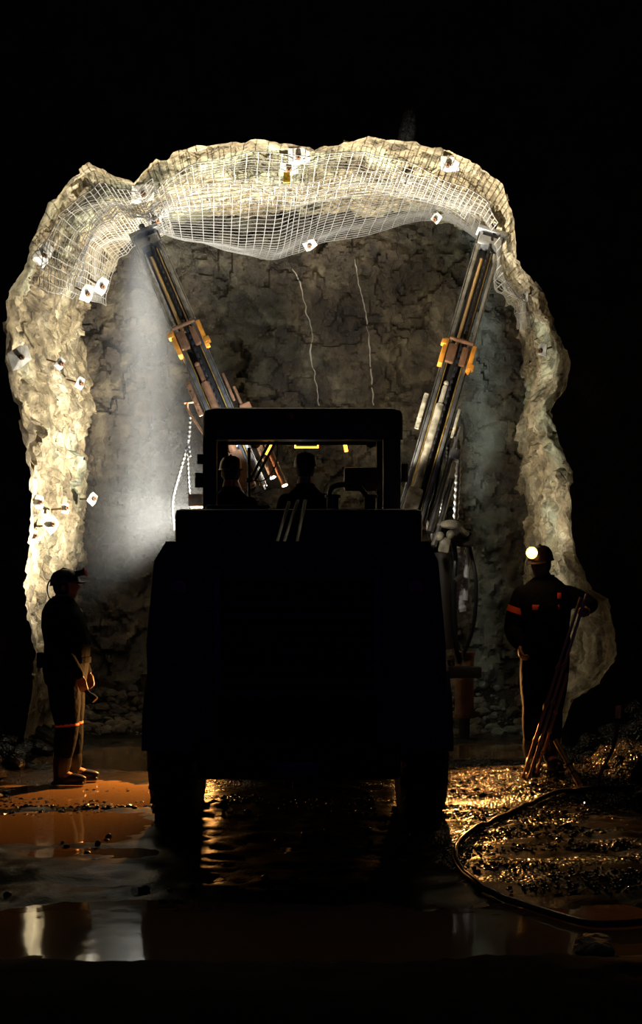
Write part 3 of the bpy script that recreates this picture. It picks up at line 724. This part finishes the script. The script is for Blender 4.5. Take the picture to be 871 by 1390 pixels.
# work lamps on the rig front
def work_lamp(p, aim, mat='flood', r=.09):
    d = (aim-p).normalized(); m = Matrix.Translation(p) @ d.to_track_quat('Z', 'Y').to_matrix().to_4x4()
    mb = MB(); mb.lathe([(0, -.12), (.05, -.11), (r, -.02), (r+.008, .0), (r, .0), (r-.01, -.02)], m, 20); h = jb(mb, 'work_lamp', 'black')
    mb = MB(); mb.lathe([(0, -.012), (r-.012, -.012)], m, 20); jb(mb, 'lamp_lens', mat, h)
def spot(p, aim, W_, col, ang=150, blend=.6, r=.06):
    l = bpy.data.lights.new('lamp_beam', 'SPOT'); l.energy = W_; l.color = col; l.spot_size = math.radians(ang); l.spot_blend = blend; l.shadow_soft_size = r
    o = bpy.data.objects.new('lamp_beam', l); C.objects.link(o); d = (aim-p).normalized(); o.location = p+d*.06; o.rotation_euler = d.to_track_quat('-Z', 'Y').to_euler()
    return o
WH = (1, .91, .74); CO = (.82, .90, 1.0)
lamps = [ # pos, aim, W, colour, angle
 (V((-1.05, 12.85, 2.45)), V((-3.2, 12.5, 4.0)), 1650, WH, 150),
 (V((-.25, 12.5, 2.5)), V((-.55, 12.05, 6.2)), 3200, WH, 110),
 (V((.75, 12.85, 2.45)), V((2.7, 12.6, 4.0)), 210, WH, 150)]
clamps = [(V((-.65, 11.36, 3.10)), V((-1.5, 14.0, 4.7)), 260, CO, 76), (V((.5, 11.36, 3.10)), V((1.3, 13.6, 4.2)), 300, WH, 66), (V((.55, 11.45, 2.35)), V((1.45, 12.7, 1.95)), 30, WH, 62)]  # last one: unseen cab-front lamp added to brighten the right boom castings
for p, aim, w, c, a in clamps:
    work_lamp(p, aim, r=.07); spot(p, aim, w, c, a, .5, .04)
for p, aim, w, c, a in lamps:
    work_lamp(p, aim); spot(p, aim, w, c, a)
mb = MB(); mb.box((X(0), 12.8, 2.2), (2.0, .06, .06)); 
for x in (-.7, 0, .7): mb.tube([(X(x), 12.75, .9), (X(x), 12.8, 2.2)], .03, 8)
for p, *_ in lamps: mb.tube([(p.x, 12.8, 2.2), (p.x, p.y-.06, p.z-.02)], .015, 6)
jb(mb, 'lamp_bar', 'black')
# low warm tramming lamps, aimed back along both sides
OR = (1, .42, .10)
for p, aim, w, a in ((V((.98, 11.0, .95)), V((1.9, 9.7, 0)), 760, 84), (V((-1.22, 11.0, .95)), V((-2.2, 9.6, 0)), 560, 82)):
    work_lamp(p, aim, 'warm', .06); spot(p, aim, w, OR, a, .6, .04)
for x, w in ((-.87, 8), (.92, 3)):
    p = V((X(x), 10.6, .30)); aim = V((X(x), 7.5, -.1)); work_lamp(p, aim, 'warm', .05); spot(p, aim, w, OR, 100, .5, .03)

# ---------------------------------------------------------------- people
def remesh(mb, name, mat, parent, vox=.011, it=6):
    o = mb.build(name, mat, None)
    md = o.modifiers.new('r', 'REMESH'); md.mode = 'VOXEL'; md.voxel_size = vox; md.use_smooth_shade = True
    sm = o.modifiers.new('s', 'SMOOTH'); sm.iterations = it; sm.factor = .5
    dg = bpy.context.evaluated_depsgraph_get(); me = bpy.data.meshes.new_from_object(o.evaluated_get(dg))
    old = o.data; o.modifiers.clear(); o.data = me; bpy.data.meshes.remove(old)
    if not me.materials: me.materials.append(M[mat])
    me.shade_smooth()
    if parent: o.parent = parent
    return o
def loft(mb, secs, n=20):   # secs: (centre, rx, ry) rings horizontal-ish; stacked along path, x axis = local X
    vs = []; k = len(secs)
    for i, (c, rx, ry) in enumerate(secs):
        for j in range(n):
            w = 2*math.pi*j/n; cw, sw = math.cos(w), math.sin(w)
            ex = abs(cw)**.85*math.copysign(1, cw); ey = abs(sw)**.85*math.copysign(1, sw)
            vs.append(V(c)+V((ex*rx, ey*ry, 0)))
    fs = [(i*n+j, i*n+(j+1) % n, (i+1)*n+(j+1) % n, (i+1)*n+j) for i in range(k-1) for j in range(n)]
    fs.append(tuple(range(n))[::-1]); fs.append(tuple((k-1)*n+j for j in range(n)))
    mb.add(vs, fs)
def limb(mb, pts, rs):
    pts = [V(p) for p in pts]
    for i in range(len(pts)-1):
        a, b = pts[i], pts[i+1]; mb.tube([a.lerp(b, t/6) for t in range(7)], [rs[i]*(1-t/6)+rs[i+1]*t/6+.012*math.sin(t/6*math.pi) for t in range(7)], 14)
    for p, r in zip(pts, rs): mb.ell(p, (r, r, r), n=8)
def hand(mb, wrist, d, nrm, curl=.4, side=1):
    d = V(d).normalized(); nrm = V(nrm); nrm = (nrm-d*nrm.dot(d)).normalized(); s = d.cross(nrm)*side
    R_ = Matrix((s, nrm, d)).transposed()
    if R_.determinant() < 0: R_ = Matrix((-s, nrm, d)).transposed()
    w = V(wrist); mb.ell(w+d*.05, (.040, .017, .052), R_, 8)
    for k, (o_, l) in enumerate(((-.030, .070), (-.010, .082), (.010, .077), (.029, .060))):
        p = w+d*.07+s*o_; pts = [p]; ang = 0
        dirs = d
        for seg, fr in enumerate((.45, .31, .24)):
            ang += curl*(1.0 if seg else .7); dirs = d*math.cos(ang)+nrm*math.sin(ang); p = p+dirs*l*fr*1.15; pts.append(p)
        limb_r = [.0105, .0098, .009, .0078]
        for i in range(3): mb.tube([pts[i], pts[i+1]], [limb_r[i], limb_r[i+1]], 8)
        for q, r in zip(pts, limb_r): mb.ell(q, (r, r, r), n=5)
    p0 = w+d*.025-s*.03; p1 = p0-s*.022+d*.028+nrm*.014; p2 = p1+d*.026+nrm*(.012+.02*curl)+s*.006
    for a, b, r in ((p0, p1, .012), (p1, p2, .010)): mb.tube([a, b], [r, r*.9], 8); mb.ell(b, (r*.9,)*3, n=5)
def head(mb, c, yaw, pitch=0, roll=0):
    m = Matrix.Translation(V(c)) @ Matrix.Rotation(yaw, 4, 'Z') @ Matrix.Rotation(pitch, 4, 'X')
    t = MB(); t.ell((0, 0, 0), (1, 1, 1), n=24); out = []
    def g(a, b, s): return math.exp(-((a-b)/s)**2)
    for p in t.v:
        x, y, z = p; w = .076*(1-.22*max(0, -z)**1.2-.06*max(0, z)); dpt = .096; hgt = .118
        q = V((x*w, y*dpt, z*hgt))
        if y < 0: q.y *= 1.02
        if y > 0:
            ax = x
            q.y += .026*g(ax, 0, .13)*g(z, -.13, .16)      # nose
            q.y += .010*g(ax, 0, .10)*g(z, .02, .16)
            q.y -= .012*(g(ax, .38, .17)+g(ax, -.38, .17))*g(z, .08, .11)   # sockets
            q.y += .007*g(z, .22, .09)*g(ax, 0, .6)        # brow
            q.y += .008*g(ax, 0, .28)*(g(z, -.45, .05)+g(z, -.56, .05)); q.y -= .004*g(ax, 0, .3)*g(z, -.505, .03)
            q.y += .014*g(ax, 0, .28)*g(z, -.82, .14)      # chin
        out.append(m @ q)
    mb.add(out, t.f)
    for s in (-1, 1):
        mb.ell(m @ V((s*.077, -.008, -.005)), (.010, .020, .032), (Matrix.Rotation(yaw, 3, 'Z') @ Matrix.Rotation(s*.3, 3, 'Z')), 8)
        mb.ell(m @ V((s*.030, .080, .010)), (.012, .012, .010), None, 6)
    return m
def helmet(parent, m, lamp_mat, brim=True, name='helmet'):
    mb = MB(); mb.lathe([(0, .145), (.04, .142), (.075, .125), (.098, .095), (.110, .055), (.113, .028), (.122, .022), (.120, .017), (.105, .020)], m @ Matrix.Translation(V((0, -.006, .012))) @ Matrix.Diagonal((.90, 1.10, 1, 1)), 28)
    if brim:
        vs = []; n = 9
        for k in range(n):
            a = math.radians(40+100*k/(n-1)); ca, sa = math.cos(a), math.sin(a)
            vs += [m @ V((.10*ca, .120*sa-.006, .040)), m @ V((.10*ca*1.1, .120*sa+.052*sa**2, .022)), m @ V((.10*ca*1.1, .120*sa+.052*sa**2, .015)), m @ V((.10*ca, .115*sa-.006, .028))]
        fs = []
        for k in range(n-1):
            for j in range(4): fs.append((k*4+j, k*4+(j+1) % 4, (k+1)*4+(j+1) % 4, (k+1)*4+j))
        fs += [(0, 1, 2, 3), tuple((n-1)*4+j for j in (3, 2, 1, 0))]; mb.add(vs, fs)
    mb.tube([m @ V((0, -.12+.01*k*0, .06)), m @ V((0, -.07, .13)), m @ V((0, 0, .160)), m @ V((0, .07, .13)), m @ V((0, .11, .09))], .010, 6)
    h = mb.build(name, 'helmet', parent)
    mb = MB(); mb.tube([m @ V((0, .095, .100)), m @ V((0, .165, .108))], .027, 14); mb.tube([m @ V((0, .162, .108)), m @ V((0, .178, .109))], [.030, .034], 14)
    l = mb.build('cap_lamp', 'rubber', h)
    mb = MB(); mb.tube([m @ V((0, .177, .109)), m @ V((0, .183, .1095))], .048, 14); mb.build('lamp_lens', lamp_mat, l) if False else mb.build('cap_lamp_lens', lamp_mat, h)
    mb = MB(); mb.tube(spline([m @ V((.02, .09, .10)), m @ V((.07, -.02, .13)), m @ V((.08, -.12, .06)), m @ V((.05, -.15, -.03)), m @ V((.03, -.12, -.14))], 6), .006, 6); mb.build('lamp_cable', 'rubber', h)
    return h
def person(loc, rz, J_, label, hands, hyaw, hpitch, lampmat, chunky=1.0, legs=True, bands=(), group=None):
    body = MB(); co = MB(); k = chunky
    # torso
    z0 = J_['hip'][2]; cy = J_.get('cy', [0]*6)
    zs = [z0-.10, z0+.02, z0+.12, z0+.24, z0+.38, z0+.50, z0+.57, z0+.62]
    rx = [.16, .185, .172, .180, .198, .190, .13, .07]; ry = [.12, .135, .135, .14, .135, .115, .09, .065]
    yy = J_['ys']
    loft(body, [(V((0, yy[i], zs[i])), rx[i]*k*.93, ry[i]*k*.93) for i in range(8)])
    loft(co, [(V((0, yy[i], zs[i])), rx[i]*k+.012, (ry[i]*k+.014)) for i in range(8)])
    nb = V((0, yy[6], zs[6])); hc = V(J_['head'])
    limb(body, [nb, hc-V((0, .02, .06))], [.065, .058])
    hm = head(body, hc, hyaw, hpitch)
    for arm in ('r', 'l'):
        S, El, Wr = J_[arm+'s'], J_[arm+'e'], J_[arm+'w']
        limb(body, [S, El, Wr], [.052, .042, .028]); limb(co, [S, El, V(El).lerp(V(Wr), .92)], [.078*k, .058*k, .045])
        hd = hands[arm]; hand(body, Wr, hd[0], hd[1], hd[2], hd[3])
    if legs:
        for leg in ('r', 'l'):
            H, K, A = J_[leg+'h'], J_[leg+'k'], J_[leg+'a']
            limb(body, [H, K, A], [.08, .055, .042]); limb(co, [H, K, V(K).lerp(V(A), .80)], [.108*k, .078*k, .062])
            T = J_[leg+'t']; limb(body, [A, T], [.042, .03])
    root = remesh(body, 'person', 'skin', None, .008, 3)
    root.location = loc; root.rotation_euler = (0, 0, rz); tag(root, label, 'person', group)
    remesh(co, 'coverall', 'cloth', root, .011, 5)
    if legs:
        for leg in ('r', 'l'):
            K, A, T = (V(J_[leg+q]) for q in 'kat'); mb = MB()
            limb(mb, [V(K).lerp(A, .55), A, ], [.072, .060]); dT = (T-A); dT.z = 0; dT.normalize()
            mb.ell(A+dT*.08+V((0, 0, -.035)), (.052, .145, .045), Matrix.Rotation(math.atan2(-dT.x, dT.y), 3, 'Z'), 10); mb.box(A+dT*.07+V((0, 0, -.072)), (.10, .28, .03), Matrix.Rotation(math.atan2(-dT.x, dT.y), 3, 'Z'), .012)
            remesh(mb, 'boot', 'boot', root, .009, 3)
    hmesh = MB(); hmesh.ell((0, 0, 0), (1, 1, 1), n=14)
    # back hair
    hv = []
    for p in hmesh.v:
        q = V((p[0]*.082, p[1]*.100-.010, p[2]*.112+.012)); q.y = min(q.y, .035); q.z = max(q.z, -.06); hv.append(hm @ q)
    mb = MB(); mb.add(hv, hmesh.f); mb.build('hair', 'hair', root)
    helmet(root, hm, lampmat)
    # collar and belt
    mb = MB(); m_ = Matrix.Translation(V((0, yy[7], zs[7]-.02))); mb.lathe([(.085, -.03), (.082, .03), (.074, .035), (.075, -.03)], m_, 20); mb.build('collar', 'cloth', root)
    mb = MB(); m_ = Matrix.Translation(V((0, yy[2], zs[2]-.02))) @ Matrix.Diagonal((rx[2]*k+.02, ry[2]*k+.024, 1, 1)); mb.lathe([(1, -.025), (1.03, -.025), (1.03, .025), (1, .025), (1, -.025)], m_, 28)
    mb.box((.08, yy[2]-ry[2]*k-.035, zs[2]-.02), (.11, .04, .13), None, .012); mb.build('belt', 'cloth', root)
    for kind, a, b, t, r in bands:
        a = V(a); b = V(b); c = a.lerp(b, t); d = (b-a).normalized(); mb = MB(); m_ = Matrix.Translation(c) @ d.to_track_quat('Z', 'Y').to_matrix().to_4x4()
        mb.lathe([(r, -.025), (r+.004, -.025), (r+.004, .025), (r, .025)], m_, 24); mb.build('reflective_band', 'band', root)
    return root
ys1 = [0, 0, .01, .02, -.01, -.03, -.035, -.03]
JL = dict(hip=(0, 0, .95), ys=ys1, head=(0, .005, 1.66),
  rs=(.185, -.03, 1.42), re=(.235, -.0, 1.13), rw=(.20, .165, .92), ls=(-.185, -.03, 1.42), le=(-.24, .0, 1.13), lw=(-.19, .15, .93),
  rh=(.09, 0, .90), rk=(.10, .035, .50), ra=(.105, -.02, .10), rt=(.12, .13, .04), lh=(-.09, 0, .90), lk=(-.10, .03, .50), la=(-.12, .04, .10), lt=(-.13, .20, .04))
lx = PP(89, 1065, 10.0).x
gl = hz(lx, 10.0)
man = person((lx, 10.0, max(gl, 0)-.0), -math.pi/2, JL, 'person in dark coverall standing in profile at the left wall, torch in hand', 
  {'r': ((.0, .25, -1), (-1, 0, 0), .5, 1), 'l': ((0, .25, -1), (1, 0, 0), .5, -1)}, 0, .14, 'lens', 1.26,
  bands=(('a', JL['rs'], JL['re'], .62, .083), ('k', JL['rk'], JL['rh'], .06, .096), ('k', JL['lk'], JL['lh'], .06, .096)))
# torch
tp = V((lx, 10.0, max(gl, 0)))+V((.205, -.165, .80)); mb = MB(); d = V((.55, -.1, -.55)).normalized()
mb.tube([tp-d*.10, tp+d*.04], .018, 12); mb.tube([tp+d*.04, tp+d*.07, tp+d*.11], [.019, .030, .031], 14); o = mb.build('torch', 'rubber', origin=tp)
tag(o, 'short black torch in the right hand of the left person', 'torch')
mb = MB(); mb.tube([d*.109, d*.113], .027, 14); mb.build('torch_lens', 'rod', o)

gr = hz(1.84, 9.75)
JR = dict(hip=(0, 0, .97), ys=[0, 0, 0, .0, .0, -.01, -.01, -.01], head=(.04, .02, 1.69),
  rs=(.185, 0, 1.44), re=(.275, -.03, 1.16), rw=(.235, .15, 1.02), ls=(-.185, 0, 1.44), le=(-.37, .03, 1.36), lw=(-.27, .26, 1.33),
  rh=(.09, 0, .92), rk=(.12, .10, .52), ra=(.10, -.02, .10), rt=(.14, .14, .04), lh=(-.09, 0, .92), lk=(-.06, .02, .50), la=(-.05, .0, .10), lt=(-.08, .16, .04))
px_ = 1.84
man2 = person((px_, 9.75, gr), math.pi, JR, 'person in dark coverall with a glowing cap lamp standing at the right, gripping long rods',
  {'r': ((.0, .5, -.8), (-1, 0, 0), .8, 1), 'l': ((.4, .8, -.1), (0, 0, -1), 1.15, -1)}, -.55, -.12, 'lamp', 1.05,
  bands=(('a', JR['rs'], JR['re'], .45, .081),))
mb = MB()
for (x, z, w, h) in ((-.03, 1.335, .12, .045), (.10, 1.335, .06, .045), (-.09, 1.43, .03, .05)): mb.box((x, .142, z), (w, .012, h), Matrix.Rotation(-.0, 3, 'X'), .004)
mb.build('chest_patch', 'band', man2)
# cap lamp point light
m_ = man2.matrix_basis
lampos = V((px_, 9.75, gr))+Matrix.Rotation(math.pi, 3, 'Z') @ (V(JR['head'])+Matrix.Rotation(-.55, 3, 'Z') @ V((0, .26, .11)))
l = bpy.data.lights.new('cap_lamp_light', 'POINT'); l.energy = 3; l.color = (1, .5, .15); l.shadow_soft_size = .03; o = bpy.data.objects.new('cap_lamp_light', l); C.objects.link(o); o.location = lampos

# operators on the rig
def operator(x, z, label, lamp):
    Jo = dict(hip=(0, 0, .10), ys=[0]*5+[.0, 0, 0], head=(0, .03, .86),
      rs=(.17, 0, .58), re=(.22, .1, .34), rw=(.14, .33, .32), ls=(-.17, 0, .58), le=(-.22, .1, .34), lw=(-.14, .33, .32),
      rh=(.09, 0, .10), rk=(.12, .40, .12), ra=(.12, .44, -.26), rt=(.12, .56, -.30), lh=(-.09, 0, .10), lk=(-.12, .40, .12), la=(-.12, .44, -.26), lt=(-.12, .56, -.30))
    person((x, 10.50, z), 0, Jo, label, {'r': ((0, 1, 0), (0, 0, -1), .6, 1), 'l': ((0, 1, 0), (0, 0, -1), .6, -1)}, 0, .1, lamp, .92)
operator(-.80, 1.82, 'seated person in dark clothes under the left side of the canopy', 'rubber')
operator(-.14, 1.85, 'seated person under the middle of the canopy, seen from behind', 'rubber')

# ---------------------------------------------------------------- rods, pole, hoses
def rod(px0, py0, px1, py1, D0, D1, r, label, name='drill_steel', mat='rodwet'):
    a = PP(px0, py0, D0); b = PP(px1, py1, D1); a.z = hz(a.x, a.y)+.01; d = (b-a)
    mb = MB(); n = 40; pts = [a+d*(i/n) for i in range(n+1)]; mb.tube(pts, r, 10)
    o = mb.build(name, mat, origin=a); tag(o, label, 'drill rod', 'drill steels held by the right person')
    mb = MB()
    for t in (0.0, .16, .33, .5): mb.tube([d*t, d*(t+.012), d*(t+.03)], [r*1.2, r*1.7, r*1.25], 8)
    mb.build('coupling', mat, o)
H = (px_, 9.75)
hp = V((px_, 9.75, gr))+Matrix.Rotation(math.pi, 3, 'Z') @ V((-.22, .34, 1.31))
def rod2(px0, py0, off, top, r, label):
    a = ghit(px0, py0, .01); b = hp+V(off); d = (b-a)*top
    mb = MB(); mb.tube([a+d*(i/40) for i in range(41)], r, 10); o = mb.build('drill_steel', 'rodwet', origin=a); tag(o, label, 'drill rod', 'drill steels leaning at the right person')
    mb = MB()
    for t in (0.0, .2, .4, .6): mb = MB(); mb.tube([d*t, d*(t+.012), d*(t+.03)], [r*1.2, r*1.7, r*1.25], 8); mb.build('coupling', 'rodwet', o)
rod2(709, 1057, (-.035, 0, .0), 1.08, .013, 'long thin drill rod, the left of three leaning on the right person')
rod2(717, 1058, (.005, 0, .0), 1.1, .013, 'long thin drill rod, middle one of three leaning on the right person')
rod2(728, 1050, (.045, 0, .0), .62, .013, 'shorter drill rod, the right of three leaning on the right person')
a = ghit(787, 1066, .05); b = PP(754, 1005, a.y+.25)
mb = MB(); d = b-a
mb.tube([d*(i/20) for i in range(21)], .022, 12); o = mb.build('steel_pipe', 'rod'); o.location = a; tag(o, 'short shiny pipe leaning in the rubble beside the right person', 'pipe')
mb = MB()
for t in (.25, .42): mb.tube([d*t, d*(t+.03)], .03, 12)
mb.build('pipe_collar', 'rubber', o)
# standing hose right
pts = spline([PP(838, 962, 9.3), PP(838, 985, 9.3), PP(832, 1015, 9.25), PP(822, 1035, 9.2), PP(812, 1056, 9.1)], 8)
pts[-1].z = hz(pts[-1].x, pts[-1].y)+.01
mb = MB(); mb.tube(pts, .014, 8); o = mb.build('thin_hose', 'wethose'); tag(o, 'thin hose end curving up out of the rubble at the far right', 'hose')
mb = MB(); mb.tube([PP(838, 962, 9.3), PP(839, 958, 9.3), PP(838, 975, 9.3)], .022, 8); mb.build('hose_fitting', 'rod', o)
# ground hose
g = [(860, 1068), (790, 1072), (745, 1080), (715, 1092), (690, 1106), (665, 1118), (643, 1127), (628, 1138), (619, 1152), (620, 1168), (630, 1185), (655, 1205), (700, 1225), (760, 1244), (800, 1254), (840, 1255), (880, 1251), (960, 1238)]
pts = [ghit(x, y, .02) for x, y in g]
for p in pts: p.z = max(hz(p.x, p.y), 0)+.03
sp_ = spline(pts, 14)
for p in sp_: p.z = max(hz(p.x, p.y), 0)+.022
for _ in range(4):
    zz = [p.z for p in sp_]
    for i in range(1, len(sp_)-1): sp_[i].z = max((zz[i-1]+zz[i]+zz[i+1])/3, zz[i]-.004)
mb = MB(); mb.tube(sp_, .018, 12); o = mb.build('water_hose', 'wethose'); tag(o, 'thick wet hose looping over the mud at the lower right', 'hose')
# small pale stones in the near puddle at right
for x, y, r, lab in ((812, 1268, .07, 'pale grey flat stone lying behind the lower right hose bend'), (808, 1290, .09, 'grey angular stone near the bottom right corner')):
    c = ground_at(x, y, .02); bm = bmesh.new(); bmesh.ops.create_icosphere(bm, subdivisions=3, radius=r)
    for v in bm.verts: v.co = v.co*(1+.6*shard(v.co*8+V((x, 0, 0)), 1)*.5); v.co.z *= .5
    mb = MB(); ix = {v: i for i, v in enumerate(bm.verts)}; mb.add([v.co for v in bm.verts], [[ix[v] for v in f.verts] for f in bm.faces]); bm.free()
    o = mb.build('stone', 'rock', smooth=False); o.location = V((c.x, c.y, hz(c.x, c.y)+r*.25)); tag(o, lab, 'stone')

# ---------------------------------------------------------------- spray plume
def plume():
    tip = PP(193, 306, 13.05); H_ = tip.z-.15
    m = bpy.data.materials.new('water_mist'); m.use_nodes = True; t = m.node_tree; t.nodes.clear(); N = t.nodes.new; L = t.links.new
    out = N('ShaderNodeOutputMaterial'); pv = N('ShaderNodeVolumePrincipled'); L(pv.outputs[0], out.inputs['Volume'])
    pv.inputs['Color'].default_value = (.86, .92, 1, 1); pv.inputs['Anisotropy'].default_value = .2
    tc = N('ShaderNodeTexCoord'); sp = N('ShaderNodeSeparateXYZ'); L(tc.outputs['Object'], sp.inputs[0])
    def mt(op, a, b=None, c=None, clamp=False):
        n = N('ShaderNodeMath'); n.operation = op; n.use_clamp = clamp
        for i, q in enumerate((a, b, c)):
            if q is None: continue
            if isinstance(q, (int, float)): n.inputs[i].default_value = q
            else: L(q, n.inputs[i])
        return n.outputs[0]
    dn = mt('MULTIPLY', sp.outputs['Z'], -1)                      # metres below tip
    R_ = mt('MULTIPLY_ADD', mt('POWER', mt('MAXIMUM', dn, .001), .6), .20, .05)
    r2 = mt('ADD', mt('POWER', mt('ABSOLUTE', mt('DIVIDE', sp.outputs['X'], R_)), 2), mt('POWER', mt('ABSOLUTE', mt('DIVIDE', sp.outputs['Y'], R_)), 2))
    core = mt('EXPONENT', mt('MULTIPLY', r2, -1.6))
    fall = mt('DIVIDE', 2.2, mt('ADD', mt('POWER', mt('MAXIMUM', dn, 0), 2.3), .5))
    mp = N('ShaderNodeMapping'); mp.inputs['Scale'].default_value = (4.5, 4.5, .35); L(tc.outputs['Object'], mp.inputs[0])
    ns = N('ShaderNodeTexNoise'); ns.inputs['Scale'].default_value = 1.3; ns.inputs['Detail'].default_value = 3; L(mp.outputs[0], ns.inputs['Vector'])
    st = mt('MULTIPLY_ADD', ns.outputs['Fac'], 1.8, -.25, True)
    den = mt('MULTIPLY', mt('MULTIPLY', core, fall), st)
    R2 = mt('MULTIPLY_ADD', mt('MAXIMUM', dn, .0), .08, .35)
    r3 = mt('ADD', mt('POWER', mt('ABSOLUTE', mt('DIVIDE', sp.outputs['X'], R2)), 2), mt('POWER', mt('ABSOLUTE', mt('DIVIDE', sp.outputs['Y'], R2)), 2))
    haze = mt('MULTIPLY', mt('EXPONENT', mt('MULTIPLY', r3, -1.2)), .028)
    tot = mt('MULTIPLY_ADD', den, 1.15, haze); L(tot, pv.inputs['Density'])
    M['mist'] = m
    mb = MB(); prof = [(0, .25), (.45, .2), (.9, -1), (1.25, -3), (1.45, -H_), (0, -H_)]
    mb.lathe(prof, Matrix.Identity(4), 24)
    o = mb.build('water_spray', m); o.location = tip; tag(o, 'grey plume of drilling spray falling from the left feed tip', 'spray', kind='stuff')
plume()

# ---------------------------------------------------------------- world, camera
w = bpy.data.worlds.new('World'); bpy.context.scene.world = w; w.use_nodes = True
w.node_tree.nodes['Background'].inputs[0].default_value = (.10, .16, 1.0, 1); w.node_tree.nodes['Background'].inputs[1].default_value = .055
cam = bpy.data.cameras.new('Camera'); co = bpy.data.objects.new('Camera', cam); C.objects.link(co); co.location = (0, 0, CH); co.rotation_euler = (math.pi/2, 0, 0)
cam.sensor_fit = 'VERTICAL'; cam.sensor_height = 36; cam.sensor_width = 36; cam.lens = F/1390*36; cam.shift_y = (HY-695)/1390; cam.clip_end = 100
s = bpy.context.scene; s.camera = co
s.view_settings.view_transform = 'Standard'; s.view_settings.look = 'None'; s.view_settings.gamma = 1; s.view_settings.exposure = 0
s.view_settings.use_curve_mapping = False
